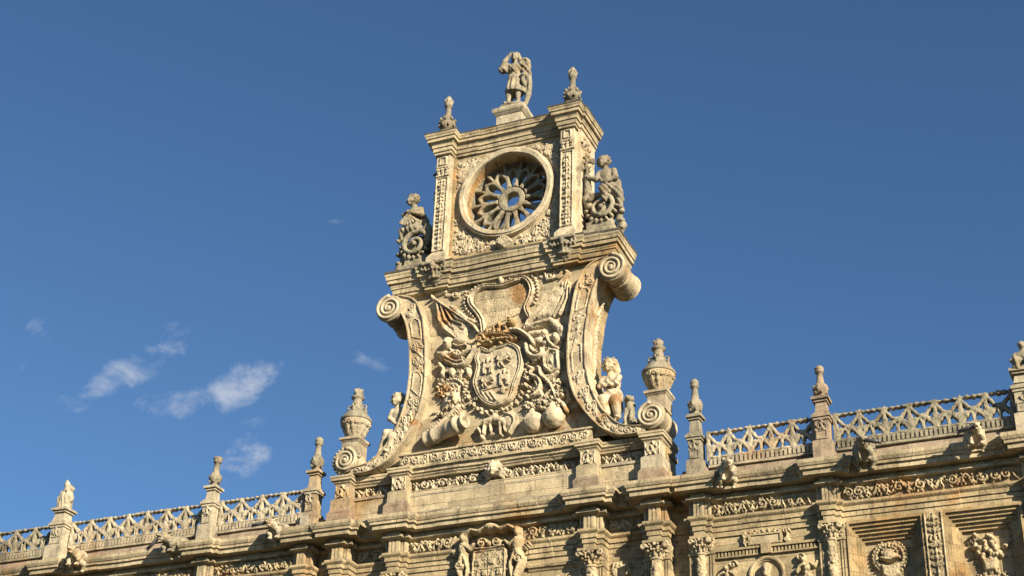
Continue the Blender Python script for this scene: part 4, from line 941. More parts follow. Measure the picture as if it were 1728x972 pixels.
# collar of linked stones with a hanging fleece
t = rel('collar', M_CARVE)
ch = crom([(-0.886, 20.542), (-0.951, 20.293), (-0.960, 19.959), (-0.841, 19.607), (-0.573, 19.286), (-0.265, 19.137), (0.035, 19.115), (0.331, 19.169), (0.548, 19.298), (0.712, 19.599), (0.777, 19.891), (0.843, 20.186), (0.837, 20.417)], 10)
L = np.concatenate([[0], np.cumsum(np.linalg.norm(np.diff(ch, axis=0), axis=1))])
for i, s in enumerate(np.arange(0, L[-1], .075)):
    x, z = np.interp(s, L, ch[:, 0]), np.interp(s, L, ch[:, 1]); t.blob(x+.03*(-1)**i, z+.02*(-1)**(i//2), .045 if i % 2 else .06, .045, .2); 
    if i % 3 == 0: t.blob(x-.06, z-.05, .04, .05, .16)
arms(t, 'collar', wear=.012)
t = rel('fleece', M_CARVE); x, z = (-0.045, 18.805)
t.tube([(x-.25, z), (x, z+.06), (x+.22, z-.02)], .13, .3); t.blob(x+.3, z-.1, .09, .12, .3); t.tube([(x-.25, z), (x-.3, z-.3)], .06, .26, .045); t.tube([(x+.18, z), (x+.2, z-.4)], .06, .28, .04); t.tube([(x-.12, z), (x-.1, z-.26)], .05, .22, .04); t.blob(x, z+.16, .07, .1, .28); t.tube([(x+.26, z), (x+.32, z-.32)], .05, .24, .035)
t.tube([(-0.512, 18.677), (-0.405, 18.512), (-0.401, 18.413)], .06, .22); t.blob(*(-0.081, 18.464), .17, .08, .14)
arms(t, 'hanging_fleece')
t = rel('drum', M_CARVE); x, z = (0.350, 18.772)
for r_, h in ((.26, .16), (.19, .22)): t.blob(x, z, r_, r_*1.25, h)
t.tube(crom([(0.237, 19.000), (0.464, 18.886), (0.522, 18.693), (0.388, 18.425)], 6), .045, .24); arms(t, 'drum')
# trophies of arms on either side
t = rel('trophy', M_CARVE, seed=5); g = t.rng
x, z = (-1.552, 21.369); t.blob(x, z, .14, .19, .36); t.blob(x+.02, z+.08, .16, .12, .33); t.blob(x+.04, z-.03, .04, .06, .42)
t.blob(*(-1.611, 21.034), .2, .15, .28); t.tube([(-1.798, 21.093), (-1.455, 21.033), (-1.223, 21.072)], .08, .27, .06); t.blob(*(-1.215, 21.416), .22, .13, .28, -.1); t.tube([(-1.338, 21.278), (-1.150, 21.179), (-0.971, 21.213)], .045, .3)
for w_ in ((200, 300, 60), (230, 320, 40)): pass
t.tube(crom([(-1.548, 20.838), (-1.251, 20.630), (-0.994, 20.639), (-0.774, 20.889), (-0.706, 21.087)], 6), .07, .3, .09); t.tube(crom([(-1.526, 20.914), (-1.257, 20.736), (-1.024, 20.722)], 6), .05, .34); t.tube(crom([(-1.436, 21.162), (-1.216, 20.939), (-0.961, 21.027), (-0.890, 21.146)], 6), .06, .25)
t.blob(*(-1.346, 20.463), .13, .18, .28, .2); t.blob(*(-1.629, 20.432), .1, .12, .3); t.blob(*(-1.110, 20.398), .12, .1, .24); t.blob(*(-0.866, 20.383), .08, .16, .3); t.tube([(-1.753, 20.768), (-1.612, 20.586), (-1.652, 20.384)], .07, .26)
for k in range(9): a = 1.2+.24*k; x, z = (-1.322, 20.018); t.leaf(x, z-.1, a-.6, .42, .1, .28, 3)
for k in range(9): x, z = (-2.3307+0.002580*(340+int(g.rand()*110-60))+0.000130*(640+int(g.rand()*260-60)), 21.6392+-0.000426*(340+int(g.rand()*110-60))+-0.002603*(640+int(g.rand()*260-60))); t.blob(x, z, .05+.03*g.rand(), .06+.03*g.rand(), .2+.12*g.rand())
for k in range(12): x, z = (-1.353, 19.663); t.leaf(x+.22*g.randn(), z+.25*g.randn(), g.rand()*6.28, .28, .08, .26, 3)
x, z = (-1.381, 19.693); t.blob(x, z, .26, .4, .2, -.2)
for k in range(5): x, z = (-1.732, 19.982); t.blob(x-.05+.06*g.randn(), z-.09*k+.3, .05, .05, .18)
for k in range(46):
    x, z = (-1.334, 20.253); x += .42*(g.rand()*2-1); z += 1.0*(g.rand()*2-1); t.leaf(x, z, g.rand()*6.28, .20+.1*g.rand(), .06, .12+.16*g.rand(), 3)
for k in range(16):
    x, z = (-1.386, 20.262); x += .35*(g.rand()*2-1); z += .9*(g.rand()*2-1); t.spiral(x, z, .075, 1.2, .022, .14+.14*g.rand(), 1 if k % 2 else -1, g.rand()*6, .3)
arms(t, 'trophy_of_arms', wear=.014)
t = rel('trophy', M_CARVE, seed=6); g = t.rng
t.tube(crom([(0.379, 21.409), (0.635, 21.336), (0.893, 21.107), (1.023, 20.901)], 6), .09, .36, .07); t.tube(crom([(0.824, 20.885), (0.881, 20.642), (1.084, 20.478), (1.256, 20.525), (1.277, 20.676)], 6), .09, .34, .07); t.tube(crom([(0.924, 20.893), (1.004, 20.698), (1.180, 20.590)], 6), .05, .3)
t.carve(crom([(0.586, 21.293), (0.819, 21.068), (0.924, 20.893)], 5), .045, .16)
t.blob(*(1.146, 20.983), .17, .12, .28, .1); t.blob(*(1.642, 20.999), .13, .18, .3, .5); t.tube([(1.393, 21.043), (1.471, 20.874), (1.598, 20.722), (1.722, 20.649)], .07, .26, .05); t.blob(*(1.348, 20.870), .13, .1, .24)
loz = [(1.501, 20.637), (1.699, 20.551), (1.757, 20.032), (1.563, 19.963), (1.363, 20.149), (1.332, 20.461)]; t.plate(loz, .2, .08); t.tube(loz+[loz[0]], .06, .28); x, z = (1.557, 20.269); t.blob(x, z, .08, .12, .27, .4)
t.tube(crom([(1.165, 20.182), (1.320, 19.903), (1.565, 19.862), (1.735, 19.934)], 6), .06, .26); t.tube(crom([(1.216, 20.123), (1.270, 19.911), (1.421, 19.760), (1.571, 19.559)], 6), .07, .3, .05); t.tube([(1.421, 19.760), (1.614, 19.854)], .05, .24)
t.tube(crom([(1.023, 19.952), (1.199, 19.822), (1.253, 19.611), (1.135, 19.405), (0.990, 19.353)], 6), .075, .3, .05); t.tube([(1.101, 19.787), (1.334, 19.248), (1.117, 19.158)], .06, .24)
for k in range(14): x, z = (-0.0133+0.002477*(310+int(g.rand()*80))+0.000059*(540+int(g.rand()*330)), 21.7704+-0.000423*(310+int(g.rand()*80))+-0.002563*(540+int(g.rand()*330))); t.blob(x, z, .045+.02*g.rand(), .05+.03*g.rand(), .2+.1*g.rand())
for k in range(8): x, z = (-0.0133+0.002477*(620+int(g.rand()*120))+0.000059*(720+int(g.rand()*200)), 21.7704+-0.000423*(620+int(g.rand()*120))+-0.002563*(720+int(g.rand()*200))); t.blob(x, z, .05, .055, .2+.12*g.rand())
for k in range(8): x, z = (1.671, 19.393); t.leaf(x+.1*g.randn(), z+.16*g.randn(), g.rand()*6.28, .26, .08, .24, 3)
t.tube([(1.338, 19.838), (1.552, 19.588), (1.768, 19.051)], .05, .28); t.tube([(1.756, 19.715), (1.555, 19.428), (1.020, 19.037)], .05, .26); t.leaf(*(1.039, 19.299), 4.2, .4, .12, .24, 3); t.leaf(*(0.879, 19.404), 4.5, .4, .1, .22, 3)
for k in range(46):
    x, z = (1.410, 20.243); x += .42*(g.rand()*2-1); z += 1.0*(g.rand()*2-1); t.leaf(x, z, g.rand()*6.28, .20+.1*g.rand(), .06, .12+.14*g.rand(), 3)
for k in range(14):
    x, z = (1.411, 20.192); x += .35*(g.rand()*2-1); z += .9*(g.rand()*2-1); t.spiral(x, z, .075, 1.2, .022, .14+.12*g.rand(), 1 if k % 2 else -1, g.rand()*6, .3)
arms(t, 'trophy_of_arms', wear=.014)
# fruit heap over the two globes
t = rel('fruit', M_CARVE, seed=7); g = t.rng
for k in range(26): x, z = (-0.1296+0.002592*(520+int(g.rand()*240))+0.000064*(330+int(g.rand()*90)), 20.3519+-0.000402*(520+int(g.rand()*240))+-0.002634*(330+int(g.rand()*90))); t.blob(x+.03*g.randn(), z+.03*g.randn(), .06, .06, .28+.1*g.rand())
for k in range(20): x, z = (1.509, 19.144); t.leaf(x+.22*g.randn(), z+.06*g.randn(), g.rand()*6.28, .26, .09, .32, 3)
t.tube(crom([(1.767, 19.104), (1.897, 18.978), (2.002, 18.779)], 5), .07, .3); arms(t, 'fruit_heap')
for (x, z), r_ in (((1.057, 18.611), .29), ((1.633, 18.679), .30)):
    s = Sculpt(.026); s.wear = .012; s.ell((x, YFIELD-.1, z), (r_, r_, r_*1.02)); s.torus((x, YFIELD-.1, z), r_*.99, .022, 'z', .02); s.cap((x-.02, YFIELD-.28, z+r_*.85), (x+.03, YFIELD-.25, z+r_*1.05), .05, .06)
    s.build('stone_globe', M_CARVE, ARMS)
# cannon with ringed muzzle
cn = MB(); a = np.array([*(-0.691, 18.754)]); b = np.array([*(-2.024, 18.578)]); ax = (a-b)/np.linalg.norm(a-b); Lc = np.linalg.norm(a-b)
pr = [(.05, -.06), (.12, -.03), (.2, 0), (.235, .06), (.2, .1), (.205, .28), (.225, .3), (.225, .36), (.2, .38), (.2, Lc*.6), (.215, Lc*.62), (.2, Lc*.66), (.2, Lc-.3), (.25, Lc-.28), (.26, Lc-.2), (.22, Lc-.14), (.17, Lc-.1), (.17, Lc-.02), (.2, Lc), (.2, Lc+.06), (.12, Lc+.065), (.11, Lc-.04), (.01, Lc-.05)]
seg = 22; V = []; d3 = np.array([ax[0], -.32, ax[1]]); d3 /= np.linalg.norm(d3); e1 = np.cross(d3, [0, 1, 0]); e1 /= np.linalg.norm(e1); e2 = np.cross(d3, e1); o3 = np.array([b[0], YFIELD-.08, b[1]])
for r_, h in pr:
    for k in range(seg): th = 2*math.pi*k/seg; V.append(o3+d3*h+r_*(math.cos(th)*e1+math.sin(th)*e2))
cn.add(V, [(i*seg+k, (i+1)*seg+k, (i+1)*seg+(k+1) % seg, i*seg+(k+1) % seg) for i in range(len(pr)-1) for k in range(seg)]); cn.build('cannon', M_CARVE, ARMS, .008, smooth=True)
t = rel('plumes', M_CARVE, seed=9); g = t.rng
for k in range(7): x, z = (-2.6111+0.002559*(430+20*k)+0.000138*(440-26*k), 20.4128+-0.000390*(430+20*k)+-0.002537*(440-26*k)); t.leaf(x, z, 2.4+.1*g.randn(), .3, .09, .26, 3); t.leaf(x, z, .3+.2*g.randn(), .25, .08, .26, 3)
for k in range(7): x, z = (-2.6111+0.002559*(200+28*k)+0.000138*(640-24*k), 20.4128+-0.000390*(200+28*k)+-0.002537*(640-24*k)); t.tube([(x-.05, z+.08), (x+.04, z-.03)], .035, .22)
t.tube([(-1.760, 18.865), (-1.395, 19.163), (-1.127, 19.400)], .09, .24); t.tube(crom([(-1.094, 18.765), (-1.028, 18.956), (-1.014, 19.180)], 5), .06, .22); arms(t, 'plumes')

# ---- cornice between scroll stage and window stage
PX = 1.95
mid_b = [(-PX-.32, -PX+.32, .04), (PX-.32, PX+.32, .04)]
P_MID = [(-.5, 23.12), (.03, 23.12), (.03, 23.20), (.075, 23.21), (.085, 23.33), (.115, 23.345), (.115, 23.39), (.13, 23.41), (.14, 23.48), (.20, 23.49), (.20, 23.60), (.235, 23.61), (.24, 23.69), (.265, 23.74), (.265, 23.80), (-.5, 23.88)]
MB().sweep(steps_path(-3.26, 3.26, .14, mid_b, ends=1.32), P_MID).build('middle_cornice', M_TRIM, GAB, .010)
MB().sweep(steps_path(-3.26, 3.26, .14, mid_b, ends=1.34), [(-.4, 23.795), (.275, 23.795), (.28, 23.86), (.1, 23.90), (-.4, 23.91)]).build('cap_course', M_DARK, GAB, .010)
mc = MB(); mc.box(-3.2, 3.2, .2, 1.3, 23.1, 23.86, .8); mc.build('cornice_core', M_TRIM, GAB, 0)
for q in (-1, 1):
    c = Sculpt(.022); cx = q*PX; c.wear = .010; c.box((cx, -.02, 23.80), (.37, .30, .05), .02)
    c.cap((cx, .06, 23.28), (cx, -.02, 23.70), .13, .27)
    for k in range(7):
        u = (k-3)/3; c.chain([(cx+.10*u, -.06, 23.30), (cx+.22*u, -.17+.10*abs(u), 23.46), (cx+.32*u, -.27+.14*abs(u), 23.62)], [.045, .055, .045], .012); c.ell((cx+.32*u, -.31+.14*abs(u), 23.60), (.05, .05, .045), None, .01)
        c.ell((cx+.14*u, -.20+.06*abs(u), 23.38), (.035, .04, .05), None, .01); c.cap((cx+.27*(u+.1), -.24+.12*abs(u), 23.66), (cx+.27*(u+.1), -.24+.12*abs(u), 23.74), .03, .03, .01)
    for s in (-1, 1): c.torus((cx+s*.31, -.22, 23.69), .06, .032, 'y', .012)
    c.ell((cx, -.31, 23.70), (.07, .05, .07)); c.build('corbel', M_GREY, GAB)

# ---- window stage: wall pierced by a round opening
RC = (0., 26.0); RI, RO = 1.28, 1.50; Y0, Y1 = .3, 1.35; HX, ZB, ZT = 2.0, 23.85, 27.66
n = 96; A = np.linspace(0, 2*math.pi, n, endpoint=False); circ = np.stack([RC[0]+RI*np.cos(A), RC[1]+RI*np.sin(A)], -1)
def to_rect(a):
    c, s = math.cos(a), math.sin(a); k = min(HX/abs(c) if abs(c) > 1e-6 else 1e9, ((ZT if s > 0 else ZB)-RC[1])/s if abs(s) > 1e-6 else 1e9); return (RC[0]+k*c, RC[1]+k*s)
rect = np.array([to_rect(a) for a in A])
for cxx, czz in ((HX, ZT), (-HX, ZT), (-HX, ZB), (HX, ZB)):      # keep the true corners
    i = int(np.argmin(np.hypot(rect[:, 0]-cxx, rect[:, 1]-czz))); rect[i] = (cxx, czz)
bw = MB()
for i in range(n):
    j = (i+1) % n; c0, c1, r0, r1 = circ[i], circ[j], rect[i], rect[j]
    bw.add([(c0[0], Y0, c0[1]), (c1[0], Y0, c1[1]), (r1[0], Y0, r1[1]), (r0[0], Y0, r0[1])], [(3, 2, 1, 0)])
    bw.add([(c0[0], Y1, c0[1]), (c1[0], Y1, c1[1]), (r1[0], Y1, r1[1]), (r0[0], Y1, r0[1])], [(0, 1, 2, 3)])
    bw.add([(r0[0], Y0, r0[1]), (r1[0], Y0, r1[1]), (r1[0], Y1, r1[1]), (r0[0], Y1, r0[1])], [(3, 2, 1, 0)])
bw.build('window_wall', M_WALL, GAB, 0)
rv = MB(); ys = [.28, .5, .8, 1.1, 1.37]
for y0, y1 in zip(ys[:-1], ys[1:]):
    for i in range(n):
        j = (i+1) % n; c0, c1 = circ[i]*1, circ[j]*1; rv.add([(c0[0], y0, c0[1]), (c0[0], y1, c0[1]), (c1[0], y1, c1[1]), (c1[0], y0, c1[1])], [(3, 2, 1, 0)])
rv.build('round_reveal', M_SIDE, GAB, 0)
# moulded ring
rg = MB(); pr = [(RI-.002, .34), (RI-.002, .16), (RI+.02, .13), (RI+.14, .12), (RI+.16, .15), (RI+.2, .16), (RO-.02, .2), (RO, .34)]
m_ = 72; k = len(pr); V = [((r_+.006*math.sin(9*a))*math.cos(a), y, RC[1]+(r_+.006*math.sin(9*a))*math.sin(a)) for a in np.linspace(0, 2*math.pi, m_, endpoint=False) for r_, y in pr]
rg.add(V, [(i*k+j, ((i+1) % m_)*k+j, ((i+1) % m_)*k+j+1, i*k+j+1) for i in range(m_) for j in range(k-1)]); rg.build('rose_ring', M_CARVE, GAB, .008)
# tracery: hub, fourteen pointed petals, arches to the ring
NP = 14
tr = Sculpt(.02); tr.wear = .008; tr.chisel = 0
def trac(P):
    x, z, y = P[..., 0]-RC[0], P[..., 2]-RC[1], P[..., 1]-.76
    r = np.hypot(x, z); a = np.arctan2(z, x); sec = 2*math.pi/NP
    am = (a+sec/2) % sec-sec/2                     # angle to the nearest spoke
    ab = a % sec-sec/2                             # angle to the nearest petal axis
    u, v = r*np.sin(am), r*np.cos(am); pu, pv = np.abs(r*np.sin(ab)), r*np.cos(ab)
    t = np.clip((pv-.43)/.55, 0, 1); hole = pu-(.235*t**.8*(1-t)**.5+.006)
    hole = np.where((pv > .43) & (pv < .98), hole, np.hypot(pu, np.minimum(np.abs(pv-.43), np.abs(pv-.98))))
    body = np.maximum(r-(1.12-.9*pu), .235-r)      # wheel of pointed petals round the open hub
    body = np.maximum(body, -hole)
    groove = np.abs(r-.42)-.012; body = np.maximum(body, -groove)
    cusp = np.hypot(u, v-np.clip(v, .9, 1.31))-(.044+.03*np.clip((v-1.15)/.15, 0, 1))
    outer = np.abs(r-1.31)-.035
    d2 = np.minimum(np.minimum(body, cusp), outer)
    dep = .15
    q = np.stack([d2+.03, np.abs(y)-dep+.03], -1); return np.linalg.norm(np.maximum(q, 0), axis=-1)+np.minimum(q.max(-1), 0)-.03
tr.fn((-1.33, .56, RC[1]-1.33), (1.33, .96, RC[1]+1.33), trac); tr.build('rose_tracery', M_GREY, GAB)
sc_ = Relief(-.3, .3, 24.1, 24.62, .013)
for k in range(9): a = math.pi/2+(k-4)*.3; sc_.tube([(-.0, 24.16), (.21*math.cos(a), 24.24+.22*math.sin(a))], .025, .1, .045, .05)
sc_.blob(0, 24.17, .08, .06, .15); sc_.blob(0, 24.3, .2, .2, .12); sc_.build('scallop_shell', M_CARVE, GAB, .22)
# carved spandrels round the ring, seams and edge fillets
for sx in (-1, 1):
    for sz in (-1, 1):
        rl = Relief(*sorted((sx*.3, sx*1.64)), *((26.3, 27.45) if sz > 0 else (24.16, 25.6)), .016, seed=90+sx+2*sz); g = rl.rng
        n_ = 0
        for k in range(900):
            x, z = sx*(.3+1.3*g.rand()), 26+sz*(.5+1.35*g.rand()); d = math.hypot(x, z-26)
            if RO+.1 < d and abs(x) < 1.56 and 24.24 < z < 27.38:
                t_ = g.rand()
                if t_ < .5: rl.leaf(x, z, g.rand()*6.28, .17, .055, .065, 3)
                elif t_ < .75: rl.blob(x, z, .045, .035, .06, g.rand()*3)
                else: rl.spiral(x, z, .085, 1.2, .022, .055, 1 if g.rand() < .5 else -1, g.rand()*6, .35)
                n_ += 1
            if n_ > 85: break
        out = (np.hypot(rl.X, rl.Z-26) < RO+.03); rl.H[out] = 0
        rl.build('spandrel_relief', M_CARVE, GAB, Y0)
fl = MB()
for s in (-1, 1): fl.box(*sorted((s*1.64, s*1.72)), .22, .32, 23.95, 27.6, .6)
fl.box(-1.64, 1.64, .24, .32, 23.92, 24.16, .6); fl.build('edge_fillet', M_SIDE, GAB, .006)
# corner pilasters
for q in (-1, 1):
    c = q*PX; p = MB(); p.box(c-.31, c+.31, -.1, .5, 23.86, 24.1, .3); p.frustum((c, .2), 24.1, 24.26, (.31, .3), (.22, .21)); p.box(c-.205, c+.205, .0, .5, 24.26, 27.62, .5)
    p.box(*sorted((q*2.1, q*2.28)), .22, 1.3, 24.2, 27.62, .5); p.box(*sorted((q*1.72, q*1.80)), .1, .4, 24.2, 27.6, .6)
    p.box(*sorted((q*2.1, q*2.36)), .2, 1.32, 23.86, 24.2, .5)
    po = p.build('pilaster', M_CARVE, GAB, .008)
    rl = Relief(c-.21, c+.21, 24.3, 27.6, .0135, seed=100+q); rl.candelabra(c, .125, 24.38, 26.72, .06, 100+q)
    for s in (-1, 1): rl.tube([(c+s*.175, 24.32), (c+s*.175, 26.78)], .024, .04)
    rl.tube([(c-.17, 24.33), (c+.17, 24.33)], .02, .04); rl.tube([(c-.17, 26.78), (c+.17, 26.78)], .02, .04)
    rl.tube([(c-.2, 26.86), (c+.2, 26.86)], .03, .05); 
    for k in (-1, 0, 1): rl.leaf(c+k*.1, 26.88, 1.57-k*.3, .24, .07, .08, 3); rl.spiral(c+k*.14, 27.08, .06, 1.1, .02, .08, 1 if k > 0 else -1)
    rl.tube([(c-.2, 27.16), (c+.2, 27.16)], .025, .05); P_ = [(c-.1, 27.26), (c+.1, 27.26), (c+.1, 27.5), (c-.1, 27.5)]; rl.tube(P_+[P_[0]], .03, .04)
    rl.build('pilaster_relief', M_CARVE, po, .0)
    rl = Relief(.2, 1.2, 26.2, 27.5, .02, 5); g = rl.rng
    for k in range(14): rl.leaf(.35+.5*g.rand(), 26.3+g.rand(), g.rand()*6.28, .28, .09, .1, 3); rl.blob(.35+.4*g.rand(), 26.5+.8*g.rand(), .08, .08, .12)
    def fm3(x, z, h, q=q): return np.stack([q*(2.28+h), x, z], -1)
    r_ = rl.build('side_relief', M_PALE, GAB, fmap=fm3, back=.01)
    if q > 0: pass
# top cornice
P_TOP = [(-.5, 27.58), (.02, 27.58), (.02, 27.66), (.055, 27.67), (.06, 27.79), (.09, 27.80), (.09, 27.88), (.115, 27.92), (.125, 27.96), (.19, 27.97), (.19, 28.07), (.225, 28.08), (.235, 28.13), (.26, 28.17), (.26, 28.21), (-.5, 28.27)]
MB().sweep(steps_path(-2.25, 2.25, .26, [(-PX-.24, -PX+.24, -.05), (PX-.24, PX+.24, -.05)], ends=1.42), P_TOP).build('top_cornice', M_TRIM, GAB, .010)
MB().sweep(steps_path(-2.25, 2.25, .26, [(-PX-.24, -PX+.24, -.05), (PX-.24, PX+.24, -.05)], ends=1.44), [(-.4, 28.205), (.265, 28.205), (.27, 28.25), (.1, 28.285), (-.4, 28.29)]).build('cap_course', M_DARK, GAB, .010)
tc_ = MB(); tc_.box(-2.2, 2.2, .3, 1.4, 27.6, 28.25, .8); tc_.build('roof_slab', M_GREY, GAB, 0)
# curved foliate consoles on the flanks of the window stage (the seated children ride on them)
for q in (-1, 1):
    s = Sculpt(.022); s.wear = .010; c = lambda x, y, z: (q*x, y, z); K = .014
    s.box(c(2.83, .58, 24.02), (.48, .42, .17), .03); s.box(c(2.80, .60, 24.3), (.40, .3, .22), .05, None, .03)
    s.ell(c(2.86, .56, 24.90), (.40, .26, .40), None, .02)
    cx_, cz_ = 2.86, 24.90
    n_ = 44; th = np.linspace(2.4, -5.6, n_); rad = np.linspace(.43, .12, n_); s.chain([c(cx_+r_*math.cos(a_), .28-.06*(1-r_/.43), cz_+r_*math.sin(a_)) for a_, r_ in zip(th, rad)], list(np.linspace(.085, .05, n_)), K)
    s.ell(c(cx_, .24, cz_), (.08, .08, .08), None, K)
    for k in range(9): a_ = 3.3+.36*k; s.ell(c(cx_+.44*math.cos(a_), .31, cz_+.44*math.sin(a_)), (.075, .10, .055), ('Y', -q*a_), K)
    s.chain([c(2.48, .4, 25.05), c(2.40, .36, 25.30), c(2.50, .32, 25.46), c(2.62, .32, 25.34)], [.13, .11, .09, .07], .02)
    s.chain([c(3.22, .5, 25.1), c(3.34, .5, 24.85), c(3.32, .5, 24.5), c(3.42, .5, 24.3), c(3.32, .5, 24.05)], [.09, .11, .09, .12, .10], .03)
    for z_ in (24.72, 24.42, 24.2): s.ell(c(3.42, .42, z_), (.09, .1, .075), None, K)
    s.chain([c(2.5, .85, 24.2), c(2.45, .85, 25.6)], [.24, .14], .04); s.ell(c(2.66, .42, 24.32), (.12, .06, .08), None, K); s.ell(c(2.95, .42, 24.34), (.10, .06, .07), None, K)
    s.build('scroll_console', M_GREY, GAB)

# ------------------------------------------------------------------ balustrades: crossing ogee tracery over a fluted base course
YBAL = .30; ZB0, ZB1 = 17.0, 17.68
def balustrade(x0, x1, n, label, mat, seed):
    t = thing('balustrade', label, 'balustrade', ((x0+x1)/2, YBAL, 16.72), 'openwork balustrades along the roof edge')
    L = (x1-x0)/n; s = Sculpt(.019); s.wear = .014; s.chisel = .006; rs = np.random.RandomState(seed)
    ph = rs.rand(n+3)*.03
    def f(P):
        x, y, v = P[..., 0]-x0, P[..., 1]-YBAL, P[..., 2]-ZB0
        i = np.floor(x/L+.5); u = x-i*L
        post = np.hypot(u, v-np.clip(v, 0, .62))-(.042+.030*np.exp(-((v-.33)/.09)**2)+.014*np.exp(-((v-.6)/.05)**2))
        d = post-.0
        cell = np.floor(x/L); sx = x/L-cell
        for k in (sx, 1-sx):
            c = .64*(1-k)-.055*np.sin(2*np.pi*k); sl = (-.64-.055*2*np.pi*np.cos(2*np.pi*k))/L
            d = np.minimum(d, np.abs(v-c)/np.sqrt(1+sl*sl)-(.040+.020*np.clip(np.sin(2*np.pi*4.5*sx+.4), 0, 1)**2))
        w = sx*L
        for cc in (.27*L, .73*L):
            rr = np.hypot(w-cc, (v-.15)*.92); ar = np.abs(rr-.118)-(.034+.012*np.cos(3*np.arctan2(v-.15, w-cc)))
            leg = np.where(v < .15, np.abs(np.abs(w-cc)-.118)-.026, 9); d = np.minimum(d, np.where(v > .13, ar, leg))
        d = np.minimum(d, np.hypot(w-.5*L, v-.33)-.062)
        rail = np.abs(v-.655-.014*vnoise(P*2.1))-(.030+.014*np.sin(x*2*np.pi/.15+5*vnoise(P*1.1))+.016*vnoise(P*5.3))
        base = np.abs(v+.01)-.04
        d = np.minimum(np.minimum(d, rail), base)
        q = np.sqrt(np.maximum(d+.035, 0)**2+np.maximum(np.abs(y)-.055, 0)**2)-.035
        return q+np.minimum(np.maximum(d+.035, np.abs(y)-.055), 0)
    s.fn((x0, YBAL-.12, ZB0-.06), (x1, YBAL+.12, ZB1+.06), f); s.build('tracery', mat, t)
    b = MB(); b.box(x0, x1, YBAL-.06, YBAL+.12, 16.72, 16.97, .5); b.box(x0, x1, YBAL-.10, YBAL+.12, 16.72, 16.78, .5)
    k = int((x1-x0)/.105)
    for i in range(k): xx = x0+(i+.25)*(x1-x0)/k; b.box(xx, xx+.062, YBAL-.105, YBAL-.055, 16.79, 16.95, 1.)
    b.build('base_course', mat, t, .009)
balustrade(5.70, 8.32, 5, 'short pale openwork balustrade between the two vase-topped piers right of the gable', M_PALE, 1)
balustrade(8.84, 12.92, 7, 'long weathered openwork balustrade ending at the seated statue pier', M_GREY, 2)
balustrade(13.62, 17.6, 6, 'openwork balustrade running on beyond the seated statue pier', M_PALE, 3)
balustrade(-8.32, -5.70, 4, 'short pale openwork balustrade joining the two piers left of the gable', M_PALE, 4)
balustrade(-13.36, -8.84, 7, 'long openwork balustrade between the broken-topped pier and the bird-like statue pier', M_PALE, 5)
balustrade(-17.5, -14.0, 5, 'openwork balustrade running on beyond the bird-like statue pier', M_GREY, 6)

# ------------------------------------------------------------------ piers and pinnacles on the parapet
def pier(name, c, label, cat, mat, zt, hw=.16, group=None, y=.27):
    """square pier with sunk panel, cap and tapering neck up to a slab at height zt"""
    t = thing(name, label, cat, (c, y, 16.5), group)
    b = MB(); b.box(c-hw-.06, c+hw+.06, y-.24, y+.24, 16.46, 16.92, .3); b.box(c-hw, c+hw, y-.18, y+.18, 16.92, 17.46, .3)
    b.box(c-hw-.03, c+hw+.03, y-.21, y+.21, 17.46, 17.53, .3); b.box(c-hw-.06, c+hw+.06, y-.24, y+.24, 17.53, 17.6, .3); b.box(c-hw-.02, c+hw+.02, y-.2, y+.2, 17.6, 17.66, .3)
    b.frustum((c, y), 17.66, zt-.12, (hw-.02, hw-.02), (hw*.72, hw*.72)); b.box(c-hw*.95, c+hw*.95, y-hw, y+hw, zt-.13, zt-.07, .3); b.box(c-hw-.04, c+hw+.04, y-hw-.05, y+hw+.05, zt-.07, zt, .3)
    b.build('shaft', mat, t, .012)
    p = MB(); 
    for a, e in ((c-hw+.03, c-hw+.06), (c+hw-.06, c+hw-.03)): p.box(a, e, y-.2, y-.17, 16.97, 17.2, .3)
    p.box(c-hw+.06, c+hw-.06, y-.2, y-.17, 16.97, 17.0, .3); p.box(c-hw+.06, c+hw-.06, y-.2, y-.17, 17.17, 17.2, .3); p.build('panel_frame', mat, t, .006)
    rl = Relief(c-hw, c+hw, 17.2, 17.46, .014, int(abs(c)*9)); rl.putto(c, 17.33, .45, .06); rl.leaf(c-.05, 17.22, 2.2, .16, .06, .05); rl.leaf(c+.05, 17.22, .9, .16, .06, .05); rl.build('panel_relief', mat, t, y-.18)
    return t
def vase(t, c, z, k, mat, y=.27, tip='bulb', knobs=True):
    m = MB(); pr = [(.12, 0), (.12, .04), (.07, .08), (.09, .12), (.15, .2), (.165, .33), (.13, .45), (.085, .52), (.07, .7), (.065, .85), (.10, .87), (.10, .90), (.075, .92)]
    pr += [(.09, .96), (.095, 1.03), (.05, 1.10), (.01, 1.12)] if tip == 'bulb' else [(.11, .99), (.115, 1.03), (.08, 1.035), (.02, 1.0)]
    m.lathe([(r*1.17, h*k) for r, h in pr], (c, y, z), 16, (6, .12, .1*k, .5*k)); m.build('vase', mat, t, .010, smooth=True)
    s = Sculpt(.02); g = np.random.RandomState(int(abs(c)*5))
    for i in range(6): a = i*math.pi/3+.4; s.ell((c+.145*math.cos(a), y+.145*math.sin(a), z+(.30+.06*g.rand())*k), (.05, .05, .10), None, .015); s.ell((c+.15*math.cos(a+.5), y+.15*math.sin(a+.5), z+.17*k), (.035, .035, .05), None, .015)
    s.build('leafwork', mat, t)
t = pier('parapet_pinnacle', SMALL-.07, 'slender weathered pinnacle with bulbous vase just right of the gable urn', 'pinnacle', M_GREY, 18.16, .155, 'pinnacles on the parapet piers'); vase(t, SMALL-.07, 18.16, .93, M_GREY)
t = pier('parapet_pinnacle', -SMALL+.07, 'slender pale pinnacle with bulbous vase just left of the gable urn', 'pinnacle', M_PALE, 18.16, .155, 'pinnacles on the parapet piers'); vase(t, -SMALL+.07, 18.16, .93, M_GREY)
